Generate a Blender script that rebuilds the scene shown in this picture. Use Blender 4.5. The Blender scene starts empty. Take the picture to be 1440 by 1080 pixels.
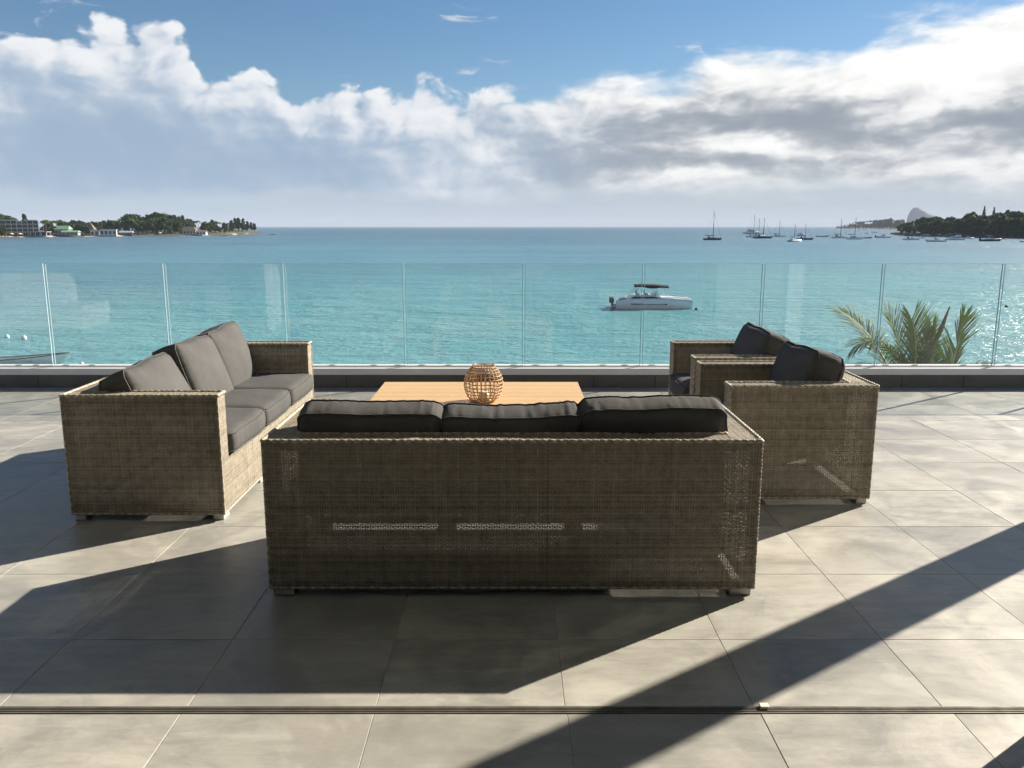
import bpy, bmesh, math, random
import numpy as np
from mathutils import Vector, Matrix, noise as mnoise

R = math.radians
scene = bpy.context.scene
col = scene.collection

# ------------------------------------------------------------------ camera
CAM_H = 1.52
cam_d = bpy.data.cameras.new('camera')
cam_d.sensor_fit = 'HORIZONTAL'
cam_d.sensor_width = 36.0
cam_d.lens = 36.0 * 1165.0 / 1440.0
cam_d.clip_start = 0.05
cam_d.clip_end = 60000.0
cam = bpy.data.objects.new('camera', cam_d)
col.objects.link(cam)
cam.location = (0.0, 0.0, CAM_H)
cam.rotation_euler = (R(90.0 - 10.765), 0.0, 0.0)
scene.camera = cam

# ------------------------------------------------------------------ exposure
scene.view_settings.view_transform = 'Standard'
scene.view_settings.look = 'None'
scene.view_settings.gamma = 1.0
scene.view_settings.use_curve_mapping = False
EXPOSURE = 1.55
scene.view_settings.exposure = EXPOSURE
scene.cycles.max_bounces = 8
scene.cycles.diffuse_bounces = 2
scene.cycles.glossy_bounces = 2
scene.cycles.transmission_bounces = 4
scene.cycles.transparent_max_bounces = 16
scene.cycles.volume_bounces = 0
scene.cycles.sample_clamp_indirect = 4.0
scene.cycles.caustics_reflective = False
scene.cycles.caustics_refractive = False
scene.cycles.use_denoising = True
scene.cycles.use_adaptive_sampling = True
scene.cycles.adaptive_threshold = 0.02
scene.cycles.adaptive_min_samples = 12

SUN_AZ, SUN_EL = 54.6, 28.0            # degrees: azimuth clockwise from +Y, elevation
SUN_DIR = Vector((math.sin(R(SUN_AZ)) * math.cos(R(SUN_EL)),
                  math.cos(R(SUN_AZ)) * math.cos(R(SUN_EL)), math.sin(R(SUN_EL))))


# ------------------------------------------------------------------ node helpers
class X:
    """a node socket that can be used in arithmetic"""
    def __init__(s, nt, sock): s.nt, s.k = nt, sock
    def _b(s, o, op): return math_node(s.nt, op, s, o)
    def __add__(s, o): return s._b(o, 'ADD')
    __radd__ = __add__
    def __mul__(s, o): return s._b(o, 'MULTIPLY')
    __rmul__ = __mul__
    def __sub__(s, o): return s._b(o, 'SUBTRACT')
    def __rsub__(s, o): return math_node(s.nt, 'SUBTRACT', o, s)
    def __truediv__(s, o): return s._b(o, 'DIVIDE')
    def __rtruediv__(s, o): return math_node(s.nt, 'DIVIDE', o, s)
    def __neg__(s): return s * -1.0


def put(nt, socket, v):
    if isinstance(v, X): nt.links.new(v.k, socket)
    elif isinstance(v, bpy.types.NodeSocket): nt.links.new(v, socket)
    elif v is not None:
        if hasattr(socket, 'default_value'):
            dv = socket.default_value
            if hasattr(dv, '__len__') and not hasattr(v, '__len__'): v = [v] * len(dv)
            if hasattr(dv, '__len__') and len(dv) == 4 and len(v) == 3: v = (*v, 1.0)
            socket.default_value = v


def math_node(nt, op, a, b=None, c=None, clamp=False):
    n = nt.nodes.new('ShaderNodeMath'); n.operation = op; n.use_clamp = clamp
    for i, v in enumerate((a, b, c)):
        if v is not None: put(nt, n.inputs[i], v)
    return X(nt, n.outputs[0])


def vmax(a, b): return math_node(a.nt, 'MAXIMUM', a, b)
def vmin(a, b): return math_node(a.nt, 'MINIMUM', a, b)
def clamp01(a): return math_node(a.nt, 'ADD', a, 0.0, clamp=True)
def vexp(a): return math_node(a.nt, 'EXPONENT', a)
def vpow(a, b): return math_node(a.nt, 'POWER', a, b)
def sq(a): return a * a


def smooth(a, lo, hi, out0=0.0, out1=1.0):
    n = a.nt.nodes.new('ShaderNodeMapRange'); n.interpolation_type = 'SMOOTHSTEP'
    for i, v in enumerate((a, lo, hi, out0, out1)): put(a.nt, n.inputs[i], v)
    return X(a.nt, n.outputs[0])


def linmap(a, lo, hi, out0=0.0, out1=1.0):
    n = a.nt.nodes.new('ShaderNodeMapRange')
    for i, v in enumerate((a, lo, hi, out0, out1)): put(a.nt, n.inputs[i], v)
    return X(a.nt, n.outputs[0])


def xyz(nt, a, b, c):
    n = nt.nodes.new('ShaderNodeCombineXYZ')
    for i, v in enumerate((a, b, c)): put(nt, n.inputs[i], v)
    return X(nt, n.outputs[0])


def sep(v):
    n = v.nt.nodes.new('ShaderNodeSeparateXYZ'); put(v.nt, n.inputs[0], v)
    return [X(v.nt, o) for o in n.outputs]


def tnoise(v, scale, detail=4.0, rough=0.5, dist=0.0, kind='FBM', dims='3D', lac=2.0):
    nt = v.nt
    n = nt.nodes.new('ShaderNodeTexNoise'); n.noise_dimensions = dims; n.noise_type = kind
    put(nt, n.inputs['Vector'], v)
    n.inputs['Scale'].default_value = scale; n.inputs['Detail'].default_value = detail
    n.inputs['Roughness'].default_value = rough; n.inputs['Distortion'].default_value = dist
    n.inputs['Lacunarity'].default_value = lac
    return X(nt, n.outputs[0])


def tvoro(v, scale, detail=0.0, rough=0.5, feature='F1', out='Distance', dims='3D', smoothness=None, rnd=1.0):
    nt = v.nt
    n = nt.nodes.new('ShaderNodeTexVoronoi'); n.voronoi_dimensions = dims; n.feature = feature
    put(nt, n.inputs['Vector'], v)
    n.inputs['Scale'].default_value = scale; n.inputs['Detail'].default_value = detail
    n.inputs['Roughness'].default_value = rough; n.inputs['Randomness'].default_value = rnd
    if smoothness is not None: n.inputs['Smoothness'].default_value = smoothness
    return X(nt, n.outputs[out])


def mixc(nt, f, a, b, blend='MIX'):
    n = nt.nodes.new('ShaderNodeMix'); n.data_type = 'RGBA'; n.blend_type = blend
    put(nt, n.inputs['Factor'], f); put(nt, n.inputs['A'], a); put(nt, n.inputs['B'], b)
    return X(nt, n.outputs['Result'])


def fcurve(a, lo, hi, pts, vlo, vhi):
    """piecewise curve: pts are (x, y) in real units"""
    nt = a.nt
    t = linmap(a, lo, hi)
    n = nt.nodes.new('ShaderNodeFloatCurve')
    c = n.mapping.curves[0]
    q = [((x - lo) / (hi - lo), (y - vlo) / (vhi - vlo)) for x, y in pts]
    c.points[0].location = q[0]; c.points[1].location = q[-1]
    for p in q[1:-1]: c.points.new(*p)
    for p in c.points: p.handle_type = 'AUTO_CLAMPED'
    n.mapping.update()
    put(nt, n.inputs['Value'], t)
    return X(nt, n.outputs[0]) * (vhi - vlo) + vlo


# ------------------------------------------------------------------ world: clear sky with a cloud bank low over the sea
world = bpy.data.worlds.new('World')
scene.world = world
world.use_nodes = True
world.cycles.sampling_method = 'NONE'
world.cycles.sample_map_resolution = 512
wt = world.node_tree
wt.nodes.clear()
SKY_STRENGTH = 0.05


def build_world():
    nt = wt
    tc = nt.nodes.new('ShaderNodeTexCoord')
    d = X(nt, tc.outputs['Generated'])
    x, y, z = sep(d)
    az = math_node(nt, 'ARCTAN2', x, y) * 57.29578
    el = math_node(nt, 'ARCSINE', z) * 57.29578
    sky = nt.nodes.new('ShaderNodeTexSky'); sky.sky_type = 'NISHITA'; sky.sun_disc = False
    sky.sun_elevation = R(SUN_EL); sky.sun_rotation = R(SUN_AZ)
    sky.altitude = 0.0; sky.air_density = 1.0; sky.dust_density = 0.15; sky.ozone_density = 3.0
    hs = nt.nodes.new('ShaderNodeHueSaturation'); hs.inputs['Saturation'].default_value = 1.18; hs.inputs['Value'].default_value = 0.66
    nt.links.new(sky.outputs[0], hs.inputs['Color'])
    skyc = X(nt, hs.outputs[0])

    right = smooth(az, -6.0, 12.0)                       # 0 = cumulus side, 1 = streaky side
    topline = [(-60, 10.5), (-45, 9.0), (-36, 10.0), (-31, 10.9), (-28.6, 11.5), (-26.0, 11.2), (-24.6, 12.2), (-22.5, 12.2), (-20.9, 11.8), (-19.9, 10.6),
               (-19.0, 9.2), (-17.8, 9.4), (-16.3, 9.7), (-15.2, 9.2), (-14.2, 8.5), (-11.5, 8.7), (-9.3, 8.9), (-7.4, 8.8), (-5.6, 9.5),
               (-3.0, 9.2), (0.5, 9.1), (3.3, 9.2), (6.0, 9.5), (8.6, 9.3), (11.0, 9.6), (13.0, 10.3), (16.3, 10.7), (21.0, 11.0), (25.0, 11.7), (30.0, 12.6), (38, 14.0), (60, 16.0)]
    top = fcurve(az, -60, 60, topline, 0.0, 20.0)

    # one warp shared by all layers: tears the outlines and the light and dark masses
    pw = xyz(nt, az, el * 1.6, 0.0)
    wn = nt.nodes.new('ShaderNodeTexNoise'); wn.noise_dimensions = '2D'
    put(nt, wn.inputs['Vector'], pw)
    wn.inputs['Scale'].default_value = 0.17; wn.inputs['Detail'].default_value = 5.0; wn.inputs['Roughness'].default_value = 0.58
    wr, wg, wb_ = sep(X(nt, wn.outputs['Color']))
    wa = wr - 0.5
    wb = wg - 0.5

    def mixf(f, a, b): return math_node(nt, 'MULTIPLY_ADD', b - a, f, a)

    def puff(a, e):
        """billowing relief, stretched along the wind on the right side"""
        q = xyz(nt, a + wa * 2.4, e * 1.25 + wb * 2.4, 0.0)
        v = tvoro(q, 0.30, 3.0, 0.50, dims='2D')
        s = tnoise(xyz(nt, a * 0.42 + e * -0.42 + wa, e * 1.25 + a * 0.10 + wb, 1.0), 0.42, 5.0, 0.57, dims='2D') - 0.5
        return mixf(right, (0.60 - v) * 0.95 + s * 0.75, s * 1.8)

    def dens(a, e):
        n = puff(a, e)
        return (top - e) * 0.55 + n * 1.35, n

    d0, n0 = dens(az, el)
    d1, n1 = dens(az + 0.75, el + 0.45)      # towards the sun: up and to the right
    alpha = smooth(d0, mixf(right, -0.10, -0.30), mixf(right, 0.34, 0.75))
    relief = (n0 - n1) * 1.5
    depth = vmax(top - el, 0.0)

    # broad light and dark masses (azimuth, elevation, half widths, weight)
    gp = xyz(nt, az + wa * 5.0, el + wb * 2.6, 0.0)
    blobs = [(20.0, 6.5, 4.8, 1.5, -1.05), (11.5, 6.9, 4.4, 1.1, -0.80), (30.5, 5.9, 3.6, 1.3, -0.95), (4.5, 3.9, 4.8, 1.0, -0.80), (13.5, 3.9, 5.5, 0.7, -0.50), (-0.8, 7.2, 1.7, 1.1, -0.65),
             (1.5, 5.4, 2.0, 1.0, -0.45), (7.0, 5.8, 3.0, 1.2, -0.60), (16.4, 5.1, 2.4, 0.7, 0.75), (27.0, 9.6, 7.5, 1.8, 0.85), (25.3, 6.9, 1.8, 0.6, 0.60), (-6.0, 6.4, 3.5, 1.1, 0.10), (-1.8, 4.6, 2.0, 0.8, 0.25),
             (-19.5, 8.6, 2.8, 1.9, 0.25), (-28.0, 10.0, 3.0, 1.0, 0.15), (-26.0, 4.5, 9.0, 3.4, -1.15), (-12.5, 4.0, 6.5, 1.9, -0.85), (44.0, 9.0, 8.0, 3.0, 0.3)]
    lay = 0.0
    for (a0, e0, sa, se, wgt) in blobs:
        m = nt.nodes.new('ShaderNodeVectorMath'); m.operation = 'MULTIPLY_ADD'
        put(nt, m.inputs[0], gp); m.inputs[1].default_value = (1 / sa, 1 / se, 0); m.inputs[2].default_value = (-a0 / sa, -e0 / se, 0)
        dt = nt.nodes.new('ShaderNodeVectorMath'); dt.operation = 'DOT_PRODUCT'
        nt.links.new(m.outputs[0], dt.inputs[0]); nt.links.new(m.outputs[0], dt.inputs[1])
        g = math_node(nt, 'POWER', 0.3679, X(nt, dt.outputs['Value']))
        lay = math_node(nt, 'MULTIPLY_ADD', g, wgt, lay)
    rim = vexp(-(depth / mixf(right, 2.4, 1.9)))
    body = tnoise(xyz(nt, az * 0.8 + wa * 3.0, el * 1.5 + wb * 3.0, 7.0), 0.34, 5.0, 0.60, dims='2D') - 0.5
    t = mixf(right, 0.02, 0.10) + rim * mixf(right, 0.46, 0.38) + relief * mixf(right, rim * 0.80 + 0.25, 0.62) + lay * 0.85 + body * mixf(right, 0.50, 1.0)
    L = 1.0 / (1.0 + vexp(t * -4.6))
    lit = mixc(nt, right, (0.95, 0.965, 0.985), (1.14, 1.13, 1.10))
    shade = mixc(nt, right, (0.335, 0.465, 0.625), (0.30, 0.345, 0.405))
    cl = mixc(nt, L, shade, lit)
    # thin pale air close to the horizon under the bank
    lowc = mixc(nt, smooth(az, -30.0, 25.0), (0.42, 0.55, 0.69), (0.47, 0.56, 0.64))
    base = smooth(el + wa * 2.0 + n0 * 0.4, 1.5, mixf(right, 2.5, 3.6))
    bands = (tnoise(xyz(nt, az * 0.16, el * 1.9, 2.0), 0.9, 2.0, 0.5, dims='2D') - 0.5) * 0.55
    lowc2 = mixc(nt, clamp01(0.35 + bands), lowc, mixc(nt, 0.5, lowc, (0.85, 0.84, 0.80)))
    cl = mixc(nt, base, lowc2, cl)
    # high wisps of cirrus
    ws = tnoise(xyz(nt, az * 0.30 - el * 0.25 + wa * 0.8, el * 1.5 + az * 0.07 + wb * 0.8, 8.0), 0.85, 4.0, 0.62, dims='2D')
    wm = tnoise(xyz(nt, az * 0.5, el * 0.9, 4.0), 0.22, 1.0, 0.5, dims='2D')
    wisp = smooth(ws, 0.60, 0.80) * smooth(wm, 0.50, 0.64) * 0.7
    a_all = vmax(alpha, wisp)
    cl = mixc(nt, smooth(alpha - wisp, -0.1, 0.1), (0.75, 0.80, 0.86), cl)
    K = 0.95 / (SKY_STRENGTH * 2 ** EXPOSURE)
    scl = nt.nodes.new('ShaderNodeVectorMath'); scl.operation = 'SCALE'
    put(nt, scl.inputs[0], cl); scl.inputs['Scale'].default_value = K
    fin = mixc(nt, a_all, skyc, X(nt, scl.outputs[0]))
    bg = nt.nodes.new('ShaderNodeBackground')
    put(nt, bg.inputs['Color'], fin)
    bg.inputs['Strength'].default_value = SKY_STRENGTH
    out = nt.nodes.new('ShaderNodeOutputWorld')
    nt.links.new(bg.outputs[0], out.inputs[0])


build_world()

# ------------------------------------------------------------------ sun
sun_d = bpy.data.lights.new('sun', 'SUN')
sun_d.energy = 4.2
sun_d.angle = R(0.53)
sun_d.color = (1.0, 0.90, 0.76)
sun = bpy.data.objects.new('sun', sun_d)
col.objects.link(sun)
sun.rotation_euler = (-SUN_DIR).to_track_quat('-Z', 'Y').to_euler()
sun.location = SUN_DIR * 50


# ------------------------------------------------------------------ object helpers
def tag(o, label=None, cat=None, group=None, kind=None):
    if label: o['label'] = label
    if cat: o['category'] = cat
    if group: o['group'] = group
    if kind: o['kind'] = kind
    return o


def empty(name, loc=(0, 0, 0), rz=0.0, label=None, cat=None, group=None, kind=None):
    o = bpy.data.objects.new(name, None)
    o.empty_display_size = 0.1
    col.objects.link(o)
    o.location = loc
    o.rotation_euler = (0, 0, rz)
    return tag(o, label, cat, group, kind)


def link_mesh(name, me, parent=None, loc=None, rot=None, scale=None):
    o = bpy.data.objects.new(name, me)
    col.objects.link(o)
    if parent is not None: o.parent = parent
    if loc is not None: o.location = loc
    if rot is not None: o.rotation_euler = rot
    if scale is not None: o.scale = scale
    return o


def copy_tree(o, parent=None):
    c = o.copy(); col.objects.link(c); c.parent = parent
    for ch in o.children: copy_tree(ch, c)
    return c


class MB:
    """collects geometry for ONE mesh object"""
    def __init__(s): s.v, s.f, s.sm = [], [], []

    def add(s, vs, fs, smooth_=False):
        b = len(s.v)
        s.v += [tuple(p) for p in vs]
        s.f += [tuple(i + b for i in q) for q in fs]
        s.sm += [smooth_] * len(fs)
        return s

    def box(s, x0, x1, y0, y1, z0, z1, bev=0.0):
        if bev <= 0:
            vs = [(x, y, z) for z in (z0, z1) for y in (y0, y1) for x in (x0, x1)]
            fs = [(0, 2, 3, 1), (4, 5, 7, 6), (0, 1, 5, 4), (2, 6, 7, 3), (0, 4, 6, 2), (1, 3, 7, 5)]
            return s.add(vs, fs)
        bm = bmesh.new()
        bmesh.ops.create_cube(bm, size=1.0)
        for v in bm.verts:
            v.co = Vector(((x0 + x1) / 2 + v.co.x * (x1 - x0), (y0 + y1) / 2 + v.co.y * (y1 - y0), (z0 + z1) / 2 + v.co.z * (z1 - z0)))
        bmesh.ops.bevel(bm, geom=bm.edges[:], offset=bev, segments=2, affect='EDGES', profile=0.5)
        bm.verts.index_update()
        s.add([v.co for v in bm.verts], [[v.index for v in f.verts] for f in bm.faces])
        bm.free()
        return s

    def tube(s, pts, r, n=6, closed=False, caps=True, smooth_=True):
        pts = [Vector(p) for p in pts]
        m = len(pts)
        rr = r if hasattr(r, '__len__') else [r] * m
        vs, fs = [], []
        prev = None
        for i, p in enumerate(pts):
            if closed: t = pts[(i + 1) % m] - pts[i - 1]
            else: t = pts[min(i + 1, m - 1)] - pts[max(i - 1, 0)]
            t.normalize()
            if prev is None:
                a = Vector((0, 0, 1)) if abs(t.z) < 0.9 else Vector((1, 0, 0))
                prev = t.cross(a).normalized()
            u = (prev - t * prev.dot(t)).normalized(); prev = u
            w = t.cross(u)
            for k in range(n):
                a = 2 * math.pi * k / n
                vs.append(p + (u * math.cos(a) + w * math.sin(a)) * rr[i])
        for i in range(m if closed else m - 1):
            j = (i + 1) % m
            for k in range(n):
                l = (k + 1) % n
                fs.append((i * n + k, i * n + l, j * n + l, j * n + k))
        if caps and not closed:
            fs.append(tuple(range(n - 1, -1, -1))); fs.append(tuple((m - 1) * n + k for k in range(n)))
        return s.add(vs, fs, smooth_)

    def loft(s, rings, smooth_=True, cap=True, closed=True):
        n = len(rings[0]); vs = [p for r in rings for p in r]; fs = []
        for i in range(len(rings) - 1):
            for k in range(n if closed else n - 1):
                l = (k + 1) % n
                fs.append((i * n + k, i * n + l, (i + 1) * n + l, (i + 1) * n + k))
        s.add(vs, fs, smooth_)
        if cap:
            s.add(rings[0], [tuple(range(n - 1, -1, -1))]); s.add(rings[-1], [tuple(range(n))])
        return s

    def prism(s, poly, y0, y1):
        """poly of (x, z), extruded along y"""
        n = len(poly)
        vs = [(x, y0, z) for x, z in poly] + [(x, y1, z) for x, z in poly]
        fs = [tuple(range(n)), tuple(range(2 * n - 1, n - 1, -1))]
        fs += [(k, k + n, (k + 1) % n + n, (k + 1) % n) for k in range(n)]
        return s.add(vs, fs)

    def mesh(s, name, mat):
        me = bpy.data.meshes.new(name)
        me.from_pydata(s.v, [], s.f)
        me.polygons.foreach_set('use_smooth', s.sm)
        bm = bmesh.new(); bm.from_mesh(me)
        bmesh.ops.recalc_face_normals(bm, faces=bm.faces[:])
        bm.to_mesh(me); bm.free()
        me.materials.append(mat)
        return me

    def build(s, name, mat, parent=None, loc=None, rot=None):
        return link_mesh(name, s.mesh(name, mat), parent, loc, rot)


# ------------------------------------------------------------------ materials
def new_mat(name):
    m = bpy.data.materials.new(name); m.use_nodes = True
    nt = m.node_tree
    bs = nt.nodes['Principled BSDF']
    return m, nt, bs


def coords(nt, which='Object'):
    tc = nt.nodes.new('ShaderNodeTexCoord'); return X(nt, tc.outputs[which])


def position(nt):
    g = nt.nodes.new('ShaderNodeNewGeometry'); return X(nt, g.outputs['Position'])


def vscale(v, sx, sy, sz):
    n = v.nt.nodes.new('ShaderNodeVectorMath'); n.operation = 'MULTIPLY'
    put(v.nt, n.inputs[0], v); n.inputs[1].default_value = (sx, sy, sz)
    return X(v.nt, n.outputs[0])


def vadd(v, w):
    n = v.nt.nodes.new('ShaderNodeVectorMath'); n.operation = 'ADD'
    put(v.nt, n.inputs[0], v); put(v.nt, n.inputs[1], w)
    return X(v.nt, n.outputs[0])


def bump(nt, h, strength, dist, bs, prev=None):
    n = nt.nodes.new('ShaderNodeBump')
    n.inputs['Strength'].default_value = strength; n.inputs['Distance'].default_value = dist
    put(nt, n.inputs['Height'], h)
    if prev is not None: nt.links.new(prev.outputs[0], n.inputs['Normal'])
    nt.links.new(n.outputs[0], bs.inputs['Normal'])
    return n


def plain(name, c, rough=0.5, metal=0.0, spec=0.5, var=0.12, scale=8.0, bmp=0.0):
    """a colour with slight uneven wear"""
    m, nt, bs = new_mat(name)
    p = coords(nt)
    n = tnoise(p, scale, 4.0, 0.6)
    k = linmap(n, 0.3, 0.7, 1.0 - var, 1.0 + var)
    sc = nt.nodes.new('ShaderNodeVectorMath'); sc.operation = 'SCALE'
    sc.inputs[0].default_value = c; put(nt, sc.inputs['Scale'], k)
    nt.links.new(sc.outputs[0], bs.inputs['Base Color'])
    put(nt, bs.inputs['Roughness'], linmap(n, 0.3, 0.7, max(0.02, rough - 0.08), min(1.0, rough + 0.08)))
    bs.inputs['Metallic'].default_value = metal
    bs.inputs['Specular IOR Level'].default_value = spec
    if bmp: bump(nt, n, bmp, 0.005, bs)
    return m


def mat_tile():
    m, nt, bs = new_mat('cement_tile')
    oi = nt.nodes.new('ShaderNodeObjectInfo')
    rnd = X(nt, oi.outputs['Random'])
    p = position(nt)
    q = vadd(p, xyz(nt, rnd * 37.0, rnd * 91.0, 0.0))
    cloud = tnoise(q, 2.6, 7.0, 0.62, dist=0.8)
    streak = tnoise(vscale(q, 2.2, 9.0, 1.0), 2.0, 6.0, 0.65, dist=0.6)
    fine = tnoise(q, 60.0, 3.0, 0.6)
    spots = smooth(tnoise(q, 7.0, 5.0, 0.7), 0.60, 0.78)
    wear = smooth(tnoise(p, 0.9, 5.0, 0.62, dist=0.5), 0.42, 0.66)
    f = clamp01((cloud - 0.5) * 3.0 + (streak - 0.5) * 1.8 + 0.5)
    c = mixc(nt, f, (0.255, 0.250, 0.226), (0.445, 0.430, 0.380))
    c = mixc(nt, spots * 0.4, c, (0.22, 0.213, 0.19))
    c = mixc(nt, wear * 0.30, c, (0.43, 0.41, 0.36))
    c = mixc(nt, linmap(rnd, 0.0, 1.0, 0.0, 0.40), c, (0.24, 0.238, 0.215))
    c = mixc(nt, fine * 0.12, c, (0.10, 0.10, 0.09))
    grit = smooth(tnoise(q, 150.0, 2.0, 0.6), 0.70, 0.78) * smooth(tnoise(p, 1.6, 3.0, 0.6), 0.45, 0.62)
    c = mixc(nt, grit * 0.8, c, (0.09, 0.085, 0.07))
    scuff = smooth(tnoise(vscale(q, 1.0, 5.0, 1.0), 9.0, 5.0, 0.72, dist=1.0), 0.60, 0.72) * smooth(tnoise(p, 1.1, 2.0, 0.5), 0.5, 0.6)
    c = mixc(nt, scuff * 0.35, c, (0.50, 0.49, 0.45))
    stain = smooth(tnoise(p, 0.55, 6.0, 0.68, dist=1.2), 0.50, 0.56) * smooth(tnoise(p, 0.55, 6.0, 0.68, dist=1.2), 0.66, 0.57)
    c = mixc(nt, stain * 0.45, c, (0.20, 0.195, 0.175))
    put(nt, bs.inputs['Base Color'], c)
    put(nt, bs.inputs['Roughness'], linmap(cloud + (fine - 0.5) * 0.3, 0.3, 0.7, 0.34, 0.54))
    bs.inputs['Specular IOR Level'].default_value = 0.5
    b = bump(nt, fine, 0.15, 0.002, bs)
    bump(nt, cloud, 0.12, 0.01, bs, b)
    return m


def mat_dark_tile():
    m, nt, bs = new_mat('dark_stone_tile')
    p = position(nt)
    cloud = tnoise(p, 4.0, 6.0, 0.65, dist=0.5)
    c = mixc(nt, cloud, (0.058, 0.057, 0.055), (0.140, 0.136, 0.128))
    put(nt, bs.inputs['Base Color'], c)
    bs.inputs['Roughness'].default_value = 0.6
    bump(nt, tnoise(p, 70.0, 3.0, 0.6), 0.2, 0.002, bs)
    return m


def mat_wicker():
    m, nt, bs = new_mat('wicker')
    at = nt.nodes.new('ShaderNodeAttribute'); at.attribute_name = 'shade'
    sh = X(nt, at.outputs['Fac'])
    p = coords(nt)
    n = tnoise(p, 25.0, 4.0, 0.65)
    broad = tnoise(p, 2.2, 4.0, 0.6)
    f = clamp01(sh * 0.85 + (n - 0.5) * 0.9 + (broad - 0.5) * 0.35 + 0.1)
    c = mixc(nt, f, (0.104, 0.087, 0.064), (0.54, 0.485, 0.388))
    put(nt, bs.inputs['Base Color'], c)
    bs.inputs['Roughness'].default_value = 0.55
    bs.inputs['Specular IOR Level'].default_value = 0.35
    bump(nt, n, 0.25, 0.002, bs)
    return m


def mat_fabric(name, ca, cb):
    m, nt, bs = new_mat(name)
    p = coords(nt)
    n = tnoise(p, 6.0, 5.0, 0.6)
    th = tnoise(vscale(p, 1.0, 1.0, 1.0), 420.0, 2.0, 0.5)
    c = mixc(nt, linmap(n, 0.25, 0.75), ca, cb)
    c = mixc(nt, th * 0.35, c, (ca[0] * 0.4, ca[1] * 0.4, ca[2] * 0.4))
    put(nt, bs.inputs['Base Color'], c)
    bs.inputs['Roughness'].default_value = 0.92
    bs.inputs['Specular IOR Level'].default_value = 0.05
    b = bump(nt, th, 0.25, 0.0015, bs)
    bump(nt, tnoise(p, 14.0, 4.0, 0.55, dist=0.6), 0.30, 0.008, bs, b)
    return m


def mat_wood():
    m, nt, bs = new_mat('teak')
    oi = nt.nodes.new('ShaderNodeObjectInfo')
    rnd = X(nt, oi.outputs['Random'])
    p = vadd(position(nt), xyz(nt, rnd * 13.0, rnd * 5.0, 0.0))
    g = tnoise(vscale(p, 1.0, 16.0, 16.0), 2.2, 6.0, 0.62, dist=1.2)
    ring = tnoise(vscale(p, 1.2, 55.0, 55.0), 2.5, 3.0, 0.6, dist=0.4)
    f = clamp01(g * 0.8 + ring * 0.4 - 0.1 + (rnd - 0.5) * 0.18)
    c = mixc(nt, f, (0.62, 0.43, 0.225), (0.48, 0.30, 0.135))
    put(nt, bs.inputs['Base Color'], c)
    put(nt, bs.inputs['Roughness'], linmap(g, 0.3, 0.7, 0.40, 0.55))
    bump(nt, ring, 0.12, 0.002, bs)
    return m


def mat_glass():
    m, nt, bs = new_mat('railing_glass')
    nt.nodes.remove(bs)
    out = nt.nodes['Material Output']
    tr = nt.nodes.new('ShaderNodeBsdfTransparent')
    gl = nt.nodes.new('ShaderNodeBsdfGlossy'); gl.inputs['Roughness'].default_value = 0.0
    fr = nt.nodes.new('ShaderNodeFresnel'); ge = nt.nodes.new('ShaderNodeNewGeometry')
    put(nt, fr.inputs['IOR'], linmap(X(nt, ge.outputs['Backfacing']), 0.0, 1.0, 1.5, 1.0 / 1.5))     # same reflectance on both faces
    tr.inputs['Color'].default_value = (0.972, 0.988, 0.986, 1)
    # a faint film of salt and dust on the outside
    df = nt.nodes.new('ShaderNodeBsdfDiffuse'); df.inputs['Color'].default_value = (0.75, 0.77, 0.76, 1)
    p = position(nt)
    n1 = tnoise(vscale(p, 1.0, 1.0, 0.35), 2.2, 5.0, 0.65)
    n2 = tnoise(p, 30.0, 3.0, 0.6)
    film = smooth(n1 * 0.7 + n2 * 0.3, 0.42, 0.72) * 0.030 + 0.014
    mx0 = nt.nodes.new('ShaderNodeMixShader'); put(nt, mx0.inputs[0], film)
    nt.links.new(tr.outputs[0], mx0.inputs[1]); nt.links.new(df.outputs[0], mx0.inputs[2])
    mx = nt.nodes.new('ShaderNodeMixShader')
    nt.links.new(fr.outputs[0], mx.inputs[0]); nt.links.new(mx0.outputs[0], mx.inputs[1]); nt.links.new(gl.outputs[0], mx.inputs[2])
    nt.links.new(mx.outputs[0], out.inputs['Surface'])
    return m


def mat_glass_edge():
    m, nt, bs = new_mat('glass_edge')
    bs.inputs['Base Color'].default_value = (0.50, 0.66, 0.72, 1)
    bs.inputs['Roughness'].default_value = 0.25
    bs.inputs['Transmission Weight'].default_value = 0.15
    p = position(nt)
    put(nt, bs.inputs['Base Color'], mixc(nt, tnoise(vscale(p, 30, 30, 6), 1.0, 3.0, 0.6), (0.30, 0.42, 0.48), (0.50, 0.61, 0.66)))
    return m


def mat_leaf(name, ca, cb, cc=None, trans=0.25):
    m, nt, bs = new_mat(name)
    oi = nt.nodes.new('ShaderNodeObjectInfo')
    rnd = X(nt, oi.outputs['Random'])
    at = nt.nodes.new('ShaderNodeAttribute'); at.attribute_name = 'shade'
    sh = X(nt, at.outputs['Fac'])
    n = tnoise(coords(nt), 0.9, 3.0, 0.6)
    c = mixc(nt, clamp01(sh * 0.7 + (n - 0.5) * 1.2 + 0.1), ca, cb)
    if cc: c = mixc(nt, linmap(rnd, 0.2, 1.0, 0.0, 0.6), c, cc)
    put(nt, bs.inputs['Base Color'], c)
    bs.inputs['Roughness'].default_value = 0.72
    bs.inputs['Specular IOR Level'].default_value = 0.22
    out = nt.nodes['Material Output']
    tl = nt.nodes.new('ShaderNodeBsdfTranslucent'); put(nt, tl.inputs['Color'], c)
    mx = nt.nodes.new('ShaderNodeMixShader'); mx.inputs[0].default_value = trans
    nt.links.new(bs.outputs[0], mx.inputs[1]); nt.links.new(tl.outputs[0], mx.inputs[2])
    nt.links.new(mx.outputs[0], out.inputs['Surface'])
    return m


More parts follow.
